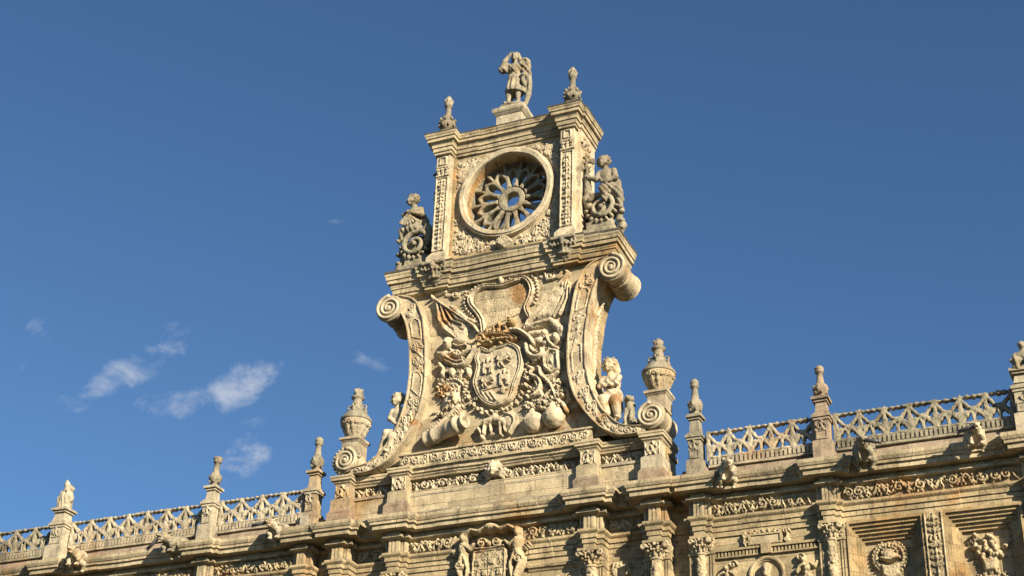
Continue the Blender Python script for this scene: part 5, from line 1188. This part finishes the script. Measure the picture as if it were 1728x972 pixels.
t = pier('parapet_pinnacle', FAR, 'brownish pinnacle with rounded vase top between the two right-hand balustrades', 'pinnacle', M_RED, 18.08, .165, 'pinnacles on the parapet piers', .14); vase(t, FAR, 18.08, .80, M_RED, .14)
t = pier('parapet_pinnacle', -FAR, 'pinnacle with a broken cup-shaped top between the two left-hand balustrades', 'pinnacle', M_PALE, 18.08, .165, 'pinnacles on the parapet piers', .14); vase(t, -FAR, 18.08, .86, M_GREY, .14, tip='cup')
pier('statue_pier', END+.06, 'broad pale parapet pier carrying a seated robed statue', 'pier', M_PALE, 18.02, .25, None, .12)
pier('statue_pier', END_L, 'pale parapet pier carrying a bird-like broken statue', 'pier', M_PALE, 18.06, .22, None, .14)
c = END+.06; s = Sculpt(.024)                             # seated robed statue
s.ell((c+.05, .1, 18.66), (.085, .09, .11)); s.ell((c+.04, .14, 18.72), (.10, .10, .08)); s.cap((c+.05, .12, 18.55), (c+.05, .12, 18.5), .05, .07)
s.ell((c+.04, .13, 18.40), (.17, .12, .17)); s.ell((c+.06, .08, 18.16), (.22, .18, .16)); s.chain([(c-.12, .12, 18.46), (c-.19, .0, 18.28), (c-.06, -.1, 18.24)], [.065, .055, .045]); s.chain([(c+.2, .12, 18.46), (c+.26, .02, 18.3), (c+.2, -.12, 18.22)], [.065, .055, .045])
s.chain([(c-.06, .0, 18.2), (c-.10, -.16, 18.2), (c-.12, -.14, 18.03)], [.1, .095, .085]); s.chain([(c+.14, .0, 18.2), (c+.2, -.16, 18.18), (c+.18, -.14, 18.03)], [.1, .095, .085]); s.ell((c+.05, .02, 18.04), (.24, .2, .05)); s.ell((c+.04, -.0, 18.66), (.02, .03, .03))
s.fold = lambda P: .012*np.sin(P[..., 0]*55+P[..., 2]*12)*np.clip((18.5-P[..., 2])*5, 0, 1)
tag(s.build('seated_statue', M_GREY, None, origin=(c, .12, 18.02)), 'small seated robed stone statue at the right end of the parapet', 'statue')
c = END_L; s = Sculpt(.022)                               # weathered, headless, bird-like
s.cap((c-.02, .14, 18.08), (c, .14, 18.4), .19, .2); s.ell((c+.03, .1, 18.42), (.19, .16, .26)); s.ell((c+.04, .12, 18.66), (.17, .13, .14)); s.chain([(c+.02, .13, 18.7), (c-.05, .12, 18.85), (c-.08, .12, 18.98)], [.12, .08, .03]); s.ell((c+.12, .08, 18.74), (.05, .06, .06)); s.ell((c+.20, .1, 18.66), (.05, .07, .06))
s.chain([(c-.15, .1, 18.62), (c-.17, .02, 18.38), (c-.13, .02, 18.14)], [.06, .055, .05]); s.ell((c, .14, 18.09), (.22, .2, .05)); s.cap((c+.02, .0, 18.55), (c+.03, -.0, 18.3), .06, .02, .02, True)
s.fold = lambda P: .012*np.sin(P[..., 0]*60+P[..., 2]*8)*np.clip((18.6-P[..., 2])*5, 0, 1)
tag(s.build('broken_statue', M_PALE, None, origin=(c, .14, 18.06)), 'weathered bird-like broken stone statue at the left end of the parapet', 'statue')

# ------------------------------------------------------------------ gargoyles under the balustrades, some with lead spouts
def gargoyle(x, z, yaw, k, label, mat, spout=None, wings=True, seed=0):
    g = np.random.RandomState(seed); s = Sculpt(.022/k); s.wear = .014; s.chisel = .014
    s.chain([(0, .35, .04), (0, .0, .06), (0, -.30, .0), (0, -.56, .04)], [.18, .22, .19, .14], .05); s.ell((0, -.16, -.10), (.20, .26, .20))
    s.ell((0, -.68, .08), (.125, .15, .12)); s.ell((0, -.84, .05), (.075, .13, .055), None, .02); s.ell((0, -.80, -.05), (.06, .12, .035), None, .015); s.ell((0, -.95, .075), (.04, .035, .03), None, .015)
    for q in (-1, 1):
        s.chain([(q*.08, -.66, .16), (q*.13, -.56, .24), (q*.12, -.46, .27)], [.04, .035, .015], .015); s.cap((q*.03, -.78, .145), (q*.10, -.70, .15), .035, .03, .012); s.ell((q*.06, -.80, .10), (.03, .03, .02), None, .01, True)
        s.chain([(q*.13, -.38, -.02), (q*.18, -.50, -.16), (q*.13, -.40, -.30)], [.10, .075, .055], .03); s.ell((q*.13, -.46, -.33), (.065, .10, .045), None, .02)
        for m in range(3): s.cap((q*.13+(m-1)*.035, -.50, -.34), (q*.13+(m-1)*.04, -.56, -.36), .022, .016, .008)
        s.chain([(q*.17, .02, -.02), (q*.22, -.16, -.22), (q*.17, -.02, -.40)], [.13, .10, .06], .03); s.ell((q*.17, -.08, -.44), (.065, .10, .045), None, .02)
        if wings:
            for m in range(6): s.chain([(q*.15, -.30+.07*m, .14), (q*(.24+.015*m), -.12+.08*m, .20-.06*m), (q*(.25+.012*m), .06+.06*m, .06-.08*m)], [.05, .045, .02], .010)
    for m in range(18): a = g.rand()*3.1; rr = .15+.05*g.rand(); s.ell((rr*math.cos(a), -.56+.16*g.rand(), .04+rr*math.sin(a)*.9), (.045, .05, .045), None, .010)
    for m in range(26): a = g.rand()*6.28; s.ell((.20*math.cos(a), -.35+.5*g.rand(), .02+.20*math.sin(a)), (.035, .05, .03), None, .012)
    V, F = s.mesh(); c_, s_ = math.cos(yaw), math.sin(yaw); V = V*k; V = np.stack([V[:, 0]*c_-V[:, 1]*s_, V[:, 0]*s_+V[:, 1]*c_, V[:, 2]], -1)+[x, -.06, z]
    t = thing('gargoyle', label, 'gargoyle', (x, -.06, z), 'gargoyles below the parapet')
    mesh_obj('body', V, F, mat, t, smooth=True)
    if spout is not None:
        h = np.array([x-s_*-.75*k*1, -.06-.78*k*c_, z+.10*k]); h = np.array([x+.80*k*s_, -.06-.80*k*c_, z+.06*k]); d = np.array(spout, float)
        m = MB(); m.tube([h-.1*d, h+.5*d, h+d], [.05, .05, .045], 12); m.tube([h+.97*d, h+1.03*d], [.056, .056], 12); m.build('lead_spout', M_LEAD, t, .004, smooth=True)
gargoyle(6.22, 16.36, .35, .82, 'crouching stone gargoyle under the short balustrade right of the gable', M_CARVE, None, True, 1)
gargoyle(9.52, 16.42, .15, .9, 'bulky stone gargoyle with dark lead spout under the right-hand long balustrade', M_GREY, (.42, -.12, -.16), True, 2)
gargoyle(12.02, 16.44, .2, .8, 'pale horned gargoyle with pipe near the seated statue pier', M_CARVE, (-.42, .1, -.06), True, 3)
gargoyle(-6.02, 16.38, -.1, .86, 'stone gargoyle with lead spout under the short balustrade left of the gable', M_PALE, (-.46, -.05, -.06), False, 4)
gargoyle(-9.28, 16.40, -.25, .92, 'grey gargoyle with long drooping lead spout left of the broken-topped pier', M_GREY, (-.38, .0, -.36), False, 5)
gargoyle(-12.65, 16.38, .25, .9, 'sunlit gargoyle with arched legs beside the bird-like statue pier', M_CARVE, None, False, 6)

# ------------------------------------------------------------------ urns on the lower volutes
def urn(c, label, mat, bowl):
    y = .46; t = thing('stone_urn', label, 'urn', (c, y, 18.5), 'urns on the lower scrolls of the gable')
    b = MB(); b.box(c-.24, c+.24, y-.24, y+.3, 18.5, 18.88, .3); b.box(c-.31, c+.31, y-.31, y+.35, 18.96, 19.03, .3); b.frustum((c, y+.01), 18.88, 18.96, (.24, .25), (.30, .31)); b.build('pedestal', M_PALE, t, .010)
    m = MB(); m.lathe([(.20, 19.03), (.22, 19.06), (.26, 19.12), (.33, 19.3), (.39, 19.46), (.42, 19.56)], (c, y, 0), 40, (14, .07, 19.1, 19.5)); m.build('bowl', bowl, t, .008, smooth=True)
    rl = Relief(-math.pi*.37, math.pi*.37, 19.12, 19.56, .016, int(abs(c)*3)+(c > 0))
    for i in range(12):
        x = -math.pi*.37+(i+.5)*math.pi*.74/12; rl.leaf(x, 19.13, math.pi/2, .42, .075, .035, 3); rl.spiral(x+.09, 19.46, .06, 1.1, .02, .035, 1 if i % 2 else -1)
    def fm(x, z, h):
        a = x/.37; r = np.interp(z, [19.06, 19.12, 19.3, 19.46, 19.56], [.22, .26, .33, .39, .42])*.985+h; return np.stack([c+r*np.sin(a), y-r*np.cos(a), z], -1)
    rl.build('bowl_leaves', bowl, t, fmap=fm, back=.015)
    l = MB(); l.lathe([(.42, 19.56), (.445, 19.58), (.445, 19.63), (.42, 19.66), (.36, 19.76), (.26, 19.87), (.18, 19.96), (.145, 20.08), (.125, 20.22), (.12, 20.26), (.185, 20.29), (.19, 20.33), (.13, 20.36)], (c, y, 0), 32, (9, .05, 19.68, 19.95)); l.build('lid', mat, t, .009, smooth=True)
    f = Sculpt(.02); f.cap((c, y, 20.34), (c, y, 20.5), .125, .10); g = np.random.RandomState(3 if c > 0 else 4)
    for i in range(9): a = i*.7; f.ell((c+.1*math.cos(a), y+.1*math.sin(a), 20.42+.1*g.rand()), (.045, .045, .07), None, .015)
    f.ell((c-.01, y, 20.56), (.06, .06, .07)); 
    f.build('flame_finial', mat, t)
    h = Sculpt(.02)
    for i in range(4): a = i*math.pi/2+.15; h.torus((c+.21*math.cos(a), y+.21*math.sin(a), 20.02), .06, .028, 'y', .015); h.chain([(c+.26*math.cos(a), y+.26*math.sin(a), 19.86), (c+.24*math.cos(a), y+.24*math.sin(a), 19.95)], [.05, .035])
    h.build('scroll_handles', mat, t)
urn(4.39, 'big yellowish lidded urn with leafy bowl on the right lower scroll', M_GREY, M_LOWCARVE)
urn(-4.39, 'big grey lidded urn with leafy bowl on the left lower scroll', M_GREY, M_PALE)

# ------------------------------------------------------------------ finials, pedestal and pilgrim on the very top
def finial(c, label):
    y = .22; t = thing('flame_finial', label, 'finial', (c, y, 28.24), 'finials on the top corners of the gable')
    b = MB(); b.frustum((c, y), 28.2, 28.34, (.29, .29), (.27, .27)); b.frustum((c, y), 28.34, 28.62, (.25, .25), (.13, .13)); b.build('base', M_SOOT, t, .010)
    m = MB(); m.lathe([(.13, 28.6), (.2, 28.66), (.24, 28.76), (.24, 28.88), (.19, 28.98), (.13, 29.05), (.10, 29.12), (.085, 29.3), (.08, 29.46), (.12, 29.49), (.12, 29.53), (.09, 29.55)], (c, y, 0), 20, (8, .08, 28.66, 28.98)); m.build('bulb', M_SOOT, t, .008, smooth=True)
    s = Sculpt(.02)
    for i in range(8): a = i*math.pi/4+.2; s.ell((c+.23*math.cos(a), y+.23*math.sin(a), 28.94), (.05, .05, .075), None, .015); s.ell((c+.235*math.cos(a+.4), y+.235*math.sin(a+.4), 28.75), (.045, .045, .07), None, .015); s.ell((c+.13*math.cos(a), y+.13*math.sin(a), 29.06), (.035, .035, .06), None, .015)
    s.build('leafwork', M_SOOT, t)
    f = Sculpt(.02); f.cap((c, y, 29.55), (c, y, 29.74), .115, .09); f.cap((c, y, 29.74), (c, y, 29.9), .085, .02)
    for i in range(7): a = i*.9; f.chain([(c+.10*math.cos(a), y+.10*math.sin(a), 29.56), (c+.115*math.cos(a+.4), y+.115*math.sin(a+.4), 29.68), (c+.05*math.cos(a+.8), y+.05*math.sin(a+.8), 29.83)], [.03, .035, .02], .012)
    f.build('flame', M_GREY, t)
finial(2.0, 'grey knobbed flame finial above the right corner pilaster of the gable'); finial(-2.0, 'grey knobbed flame finial above the left corner pilaster of the gable')
t = thing('statue_pedestal', 'plain pale stone pedestal under the pilgrim statue', 'pedestal', (0, .62, 28.2))
b = MB(); b.box(-.40, .40, .22, 1.02, 28.2, 28.74, .4); b.build('block', M_PALE, t, .008)
b = MB(); b.sweep([(-.40, 1.02), (-.40, .22), (.40, .22), (.40, 1.02)], [(-.3, 28.73), (.02, 28.73), (.06, 28.78), (.10, 28.83), (.11, 28.9), (.10, 28.96), (-.3, 28.985)]); b.box(-.45, .45, .25, 1.0, 28.9, 28.983, .5); b.build('slab', M_PALE, t, .008)
# pilgrim: one hand shading the eyes, hat and cloak hanging at the other side
s = Sculpt(.0155); s.wear = .005; H = lambda x, y, z: (x, .56+y, 29.22+z)
s.box(H(-.02, .02, -.14), (.36, .26, .12), .04); s.ell(H(-.05, -.08, -.02), (.34, .2, .06))
for x, y, f in ((-.15, -.08, -.06), (.13, -.02, .05)):
    s.chain([H(x*.7, 0, .75), H(x, y-.01, .42), H(x+f*.3, y+.02, .07)], [.125, .085, .052], .04); s.chain([H(x+f*.3, y+.02, .05), H(x+f*.9, y-.14, .03)], [.06, .045], .03)
s.cap(H(-.02, 0, 1.02), H(-.01, -.01, .52), .195, .27, .05); s.cap(H(.06, .0, .95), H(.14, .02, .5), .14, .18, .05)
s.box(H(0, 0, .33), (.5, .4, .13), .01, None, .012, True)
for x, y, f in ((-.15, -.08, -.06), (.13, -.02, .05)): s.chain([H(x*.8, y, .62), H(x, y-.01, .42), H(x+f*.3, y+.02, .07)], [.105, .085, .052], .02); s.chain([H(x+f*.3, y+.02, .05), H(x+f*.9, y-.14, .03)], [.06, .045], .03)
s.ell(H(0, .01, 1.12), (.20, .15, .20)); s.ell(H(-.01, 0, 1.36), (.235, .155, .22)); s.torus(H(0, 0, 1.02), .165, .04, 'z', .03); s.ell(H(-.05, -.15, .98), (.10, .07, .09)); s.ell(H(.04, -.16, .93), (.05, .05, .10))
s.cap(H(-.19, .01, 1.50), H(.2, .02, 1.49), .085, .085, .06); s.cap(H(0, .0, 1.52), H(.01, -.02, 1.66), .07, .06, .04)
s.chain([H(-.21, 0, 1.49), H(-.41, -.10, 1.40)], [.105, .10], .05); s.cap(H(-.26, -.05, 1.52), H(-.30, -.08, 1.36), .11, .10, .06); s.chain([H(-.41, -.10, 1.40), H(-.29, -.16, 1.62), H(-.14, -.17, 1.80)], [.095, .078, .055], .03); s.ell(H(-.34, -.10, 1.36), (.14, .11, .10))
hx = H(-.105, -.175, 1.845); s.ell(hx, (.05, .028, .055), None, .02)
for i, (dx, dz, L) in enumerate(((-.03, .03, .075), (-.008, .045, .09), (.014, .045, .085), (.034, .035, .065))): s.cap((hx[0]+dx, hx[1], hx[2]+dz), (hx[0]+dx+.35*L+.01*i, hx[1]-.01, hx[2]+dz+.5*L), .0135, .011, .006)
s.cap((hx[0]+.03, hx[1]-.01, hx[2]-.01), (hx[0]+.075, hx[1]-.015, hx[2]+.03), .015, .012, .006)
s.ell(H(.0, -.03, 1.83), (.105, .125, .15)); s.ell(H(.0, -.135, 1.78), (.06, .05, .06)); s.cap(H(0, -.155, 1.87), H(0, -.185, 1.80), .016, .024, .012); s.ell(H(0, -.155, 1.735), (.035, .03, .012), None, .01); s.ell(H(0, -.13, 1.70), (.04, .035, .03), None, .02)
for q in (-1, 1): s.ell(H(q*.042, -.155, 1.855), (.026, .03, .016), None, .012, True); s.cap(H(q*.02, -.15, 1.885), H(q*.075, -.135, 1.88), .014, .012, .01); s.ell(H(q*.042, -.138, 1.853), (.015, .012, .011), None, .005)
s.ell(H(.0, .035, 1.89), (.135, .135, .145)); s.chain([H(.10, -.02, 1.88), H(.145, -.0, 1.72), H(.16, -.0, 1.57)], [.055, .06, .045], .03); s.chain([H(-.10, .02, 1.88), H(-.12, .03, 1.72)], [.05, .045], .03)
s.chain([H(.22, .02, 1.47), H(.34, .04, 1.2), H(.33, -.10, 1.02)], [.10, .085, .06], .04); s.ell(H(.33, -.16, 1.0), (.05, .05, .05), None, .02)
for i in range(4): s.cap(H(.30+.022*i, -.2, 1.01), H(.30+.02*i, -.205, .95), .0135, .011, .006)
s.cap(H(.28, -.17, 1.0), H(.26, -.2, .96), .015, .012, .006)
s.torus(H(.31, -.06, 1.52), .115, .052, 'y', .02); s.ell(H(.31, -.03, 1.52), (.09, .05, .09)); s.torus(H(.36, -.05, 1.24), .08, .045, 'y', .02); s.ell(H(.40, .04, 1.4), (.09, .1, .3)); 
s.chain([H(.40, .06, 1.2), H(.42, .10, .8), H(.40, .12, .4), H(.30, .12, .06)], [.10, .09, .085, .07], .04); s.chain([H(.24, -.08, 1.0), H(.30, -.1, .82), H(.36, -.02, .7)], [.07, .08, .06], .03)
s.chain([H(-.14, .16, 1.4), H(-.2, .18, .8), H(-.22, .16, .1)], [.08, .1, .08], .05)
s.chain([H(-.16, -.12, 1.5), H(.0, -.17, 1.28), H(.12, -.15, 1.1)], [.03, .03, .03], .015)
def pilgrim_fold(P):
    z = P[..., 2]-29.22; x = P[..., 0]; m = np.clip((1.0-z)*6, 0, 1)*np.clip((z-.44)*8, 0, 1)
    return -.020*m*np.sin(x*42+1.2*np.sin(z*3))+.012*np.clip((z-1.0)*6, 0, 1)*np.clip((1.5-z)*5, 0, 1)*np.sin(x*40+z*26)
s.fold = pilgrim_fold
tag(s.build('pilgrim_statue', M_GREY, None, origin=(0, .58, 29.0)), 'standing stone pilgrim shading the eyes with one raised hand, highest on the gable', 'statue')

# ------------------------------------------------------------------ seated stone children beside the gable
# lower right: child with crossed arms beside a small dog
s = Sculpt(.021); Y = .5
head(s, (3.05, Y-.06, 20.06), .2, (-.12, -1, -.1)); s.chain([(3.2, Y, 20.1), (3.24, Y+.02, 19.9), (3.2, Y+.02, 19.78)], [.09, .085, .06]); s.cap((3.06, Y, 19.86), (3.06, Y, 19.8), .09, .1)
s.ell((3.1, Y+.02, 19.55), (.24, .18, .28)); s.ell((3.12, Y+.02, 19.2), (.27, .22, .26)); s.chain([(2.88, Y-.02, 19.72), (2.86, Y-.2, 19.45), (3.08, Y-.24, 19.55)], [.085, .075, .05]); s.chain([(3.3, Y-.02, 19.7), (3.28, Y-.2, 19.45), (3.02, Y-.24, 19.42)], [.085, .075, .05])
for k in range(5): s.cap((3.1, Y-.26, 19.53+.02*k), (3.16, Y-.27, 19.55+.022*k), .016, .013, .006); s.cap((3.0, Y-.26, 19.38+.02*k), (2.94, Y-.27, 19.37+.022*k), .016, .013, .006)
s.chain([(3.02, Y, 19.0), (2.98, Y-.3, 18.98), (3.06, Y-.26, 18.62)], [.17, .15, .1]); s.chain([(3.24, Y, 19.0), (3.3, Y-.28, 18.94), (3.34, Y-.22, 18.5)], [.17, .15, .09]); s.ell((3.1, Y+.05, 18.85), (.3, .25, .2)); s.ell((3.36, Y-.3, 18.43), (.07, .12, .05)); s.ell((3.06, Y-.32, 18.58), (.07, .12, .05))
s.cap((3.1, Y+.1, 18.9), (3.0, Y+.1, 18.5), .2, .2)
s.fold = lambda P: .013*np.sin(P[..., 0]*34+P[..., 2]*30)*np.clip((19.7-P[..., 2])*4, 0, 1)*np.clip((P[..., 2]-19.05)*5, 0, 1)
tag(s.build('seated_child', M_CARVE, None, origin=(3.1, Y, 18.6)), 'stone child with folded arms seated on the right lower scroll', 'statue', 'stone children seated beside the gable')
s = Sculpt(.02); x = 3.60                                  # small dog sitting up against the child
s.chain([(x-.02, Y, 18.30), (x+.0, Y-.02, 18.62), (x+.0, Y-.08, 18.84)], [.15, .12, .10]); s.ell((x+.01, Y-.12, 18.98), (.10, .11, .10)); s.ell((x+.02, Y-.26, 18.94), (.06, .11, .055)); s.ell((x+.02, Y-.36, 18.965), (.028, .028, .024)); s.ell((x, Y-.02, 18.82), (.15, .13, .14))
for q in (-1, 1): s.ell((x+.01+q*.10, Y-.12, 18.97), (.035, .05, .085), None, .015); s.chain([(x+q*.07, Y-.1, 18.7), (x+q*.08, Y-.2, 18.42), (x+q*.07, Y-.2, 18.24)], [.06, .045, .035], .02); s.ell((x+q*.07, Y-.25, 18.2), (.045, .07, .03)); s.ell((x+q*.12, Y-.0, 18.34), (.08, .13, .12)); s.ell((x+q*.12, Y-.14, 18.2), (.05, .1, .035)); s.ell((x+q*.045, Y-.2, 19.01), (.02, .02, .014), None, .01, True)
s.chain([(x+.08, Y+.14, 18.26), (x+.16, Y+.2, 18.4), (x+.12, Y+.22, 18.55)], [.04, .035, .02]); s.cap((x-.02, Y, 18.28), (x-.1, Y, 18.0), .15, .18)
tag(s.build('stone_dog', M_GREY, None, origin=(x, Y, 18.2)), 'small stone dog sitting beside the child with folded arms', 'statue')
# lower left: naked child leaning back against the scroll, one leg hanging
s = Sculpt(.021); head(s, (-3.12, Y-.04, 20.04), .19, (-.1, -1, -.2)); s.cap((-3.12, Y, 19.86), (-3.1, Y, 19.78), .08, .09)
s.ell((-3.06, Y+.02, 19.58), (.22, .16, .26)); s.ell((-2.98, Y+.02, 19.24), (.2, .17, .24)); s.ell((-2.95, Y+.02, 19.0), (.22, .2, .18)); s.chain([(-3.25, Y-.02, 19.72), (-3.30, Y-.06, 19.48), (-3.06, Y-.2, 19.26)], [.08, .07, .05]); s.chain([(-2.9, Y, 19.72), (-2.74, Y-.05, 19.5), (-2.78, Y-.12, 19.3)], [.08, .07, .05])
for k in range(4): s.cap((-3.05, Y-.21, 19.23+.02*k), (-2.98, Y-.23, 19.2+.022*k), .016, .013, .006)
s.chain([(-3.02, Y-.02, 19.0), (-3.32, Y-.14, 19.02), (-3.45, Y-.1, 18.68), (-3.56, Y-.1, 18.36)], [.15, .12, .09, .06], .03); s.ell((-3.6, Y-.18, 18.3), (.06, .13, .05)); s.chain([(-2.9, Y-.05, 18.95), (-3.1, Y-.25, 18.85), (-3.2, Y-.2, 18.5)], [.14, .12, .07], .03); s.ell((-3.22, Y-.28, 18.44), (.06, .12, .05))
s.cap((-2.9, Y+.1, 19.0), (-3.0, Y+.15, 18.6), .2, .2)
tag(s.build('seated_child', M_CARVE, None, at=(.13, -.28, -.12), origin=(-2.9, .22, 18.7)), 'naked stone child with one leg hanging on the left lower scroll', 'statue', 'stone children seated beside the gable')
# upper right: child holding up a cross, riding on the console
t = thing('seated_child', 'stone child holding up a flared cross on the right upper console', 'statue', (2.95, .5, 25.1), 'stone children seated beside the gable')
s = Sculpt(.019); Y = .46; s.wear = .009; head(s, (2.90, Y-.08, 26.44), .185, (-.1, -1, -.25)); s.cap((2.92, Y, 26.28), (2.94, Y, 26.2), .09, .1)
s.ell((2.96, Y+.02, 26.0), (.24, .18, .26)); s.ell((3.0, Y+.02, 25.68), (.22, .19, .22)); s.ell((3.02, Y+.02, 25.42), (.27, .22, .2)); s.chain([(2.76, Y-.02, 26.12), (2.70, Y-.14, 25.86), (2.50, Y-.16, 25.94)], [.095, .08, .055]); s.chain([(3.18, Y, 26.12), (3.26, Y-.1, 25.84), (3.06, Y-.22, 25.70)], [.095, .085, .06])
for k in range(4): s.cap((2.53, Y-.17, 25.90+.025*k), (2.45, Y-.21, 25.90+.025*k), .017, .014, .006)
for k in range(4): s.cap((3.05, Y-.24, 25.67+.025*k), (2.98, Y-.26, 25.66+.025*k), .017, .014, .006)
s.chain([(2.94, Y-.02, 25.42), (2.98, Y-.28, 25.40), (3.0, Y-.24, 25.1)], [.17, .14, .09], .03); s.chain([(3.08, Y, 25.42), (3.34, Y-.1, 25.36), (3.40, Y-.06, 25.06), (3.38, Y-.08, 24.84)], [.16, .14, .095, .07], .03); s.ell((3.42, Y-.14, 24.80), (.065, .12, .05)); s.ell((3.0, Y-.32, 25.06), (.06, .12, .05))
s.chain([(3.14, Y+.1, 26.05), (3.24, Y+.1, 25.75), (3.28, Y+.1, 25.4)], [.08, .11, .1], .05); s.chain([(2.72, Y-.06, 26.0), (2.9, Y-.2, 25.72), (3.14, Y-.18, 25.5)], [.05, .055, .05], .015)
s.fold = lambda P: .012*np.sin(P[..., 0]*38+P[..., 2]*30)*np.clip((25.75-P[..., 2])*4, 0, 1)
s.build('body', M_SOOT, t)
s = Sculpt(.018); cx, cz, y = 2.40, 26.52, .36; s.cap((cx+.02, y, 26.0), (cx, y, 26.4), .04, .05)
for a in range(4): dx, dz = math.cos(a*math.pi/2), math.sin(a*math.pi/2); s.cap((cx, y, cz), (cx+.15*dx, y, cz+.15*dz), .045, .05, .02); s.ell((cx+.19*dx-.06*dz, y, cz+.19*dz+.06*dx), (.05, .045, .05), None, .02); s.ell((cx+.19*dx+.06*dz, y, cz+.19*dz-.06*dx), (.05, .045, .05), None, .02); s.ell((cx+.23*dx, y, cz+.23*dz), (.04, .045, .04), None, .02)
s.cap((cx+.04, y+.02, 25.45), (cx+.03, y+.02, 26.0), .11, .09); s.ell((cx+.02, y, 26.0), (.11, .1, .1)); s.cap((cx+.04, y+.04, 25.45), (cx+.06, y+.1, 25.1), .09, .1); s.build('cross', M_SOOT, t)
# upper left: child with shell-like pleated drapery
t = thing('seated_child', 'stone child clasping a fluted shell on the left upper console', 'statue', (-3.0, .5, 25.1), 'stone children seated beside the gable')
s = Sculpt(.019); s.wear = .009; head(s, (-3.08, Y-.08, 26.5), .185, (-.3, -1, -.25)); s.cap((-3.05, Y, 26.34), (-3.02, Y, 26.24), .09, .1)
s.ell((-3.0, Y+.02, 26.05), (.25, .19, .24)); s.ell((-3.02, Y+.02, 25.72), (.24, .19, .24)); s.chain([(-2.82, Y, 26.16), (-2.72, Y-.12, 25.92), (-2.98, Y-.24, 25.96)], [.095, .085, .055]); s.chain([(-3.2, Y-.02, 26.14), (-3.28, Y-.14, 25.98), (-3.12, Y-.25, 26.02)], [.085, .07, .05])
for k in range(4): s.cap((-3.0, Y-.25, 25.92+.025*k), (-3.07, Y-.28, 25.92+.025*k), .017, .014, .006)
s.ell((-3.02, Y, 25.5), (.3, .24, .18)); s.chain([(-3.1, Y, 25.56), (-3.32, Y-.05, 25.5), (-3.40, Y, 25.26)], [.16, .13, .09]); s.ell((-3.44, Y-.05, 25.16), (.06, .11, .05)); s.chain([(-2.84, Y+.12, 26.1), (-2.70, Y+.14, 25.8), (-2.64, Y+.16, 25.5)], [.09, .1, .08], .04)
s.fold = lambda P: .014*np.sin(P[..., 0]*44+P[..., 2]*14)*np.clip((25.7-P[..., 2])*4, 0, 1)
s.build('body', M_GREY, t, at=(.045, -.1, -.06))
s = Sculpt(.018)
for k in range(7): a = -math.pi/2+(k-3)*.26; s.cap((-3.12, Y-.22, 25.96), (-3.12+.36*math.cos(a), Y-.2, 25.96+.36*math.sin(a)), .03, .045, .012)
s.build('shell', M_PALE, t, at=(.045, -.1, -.06))
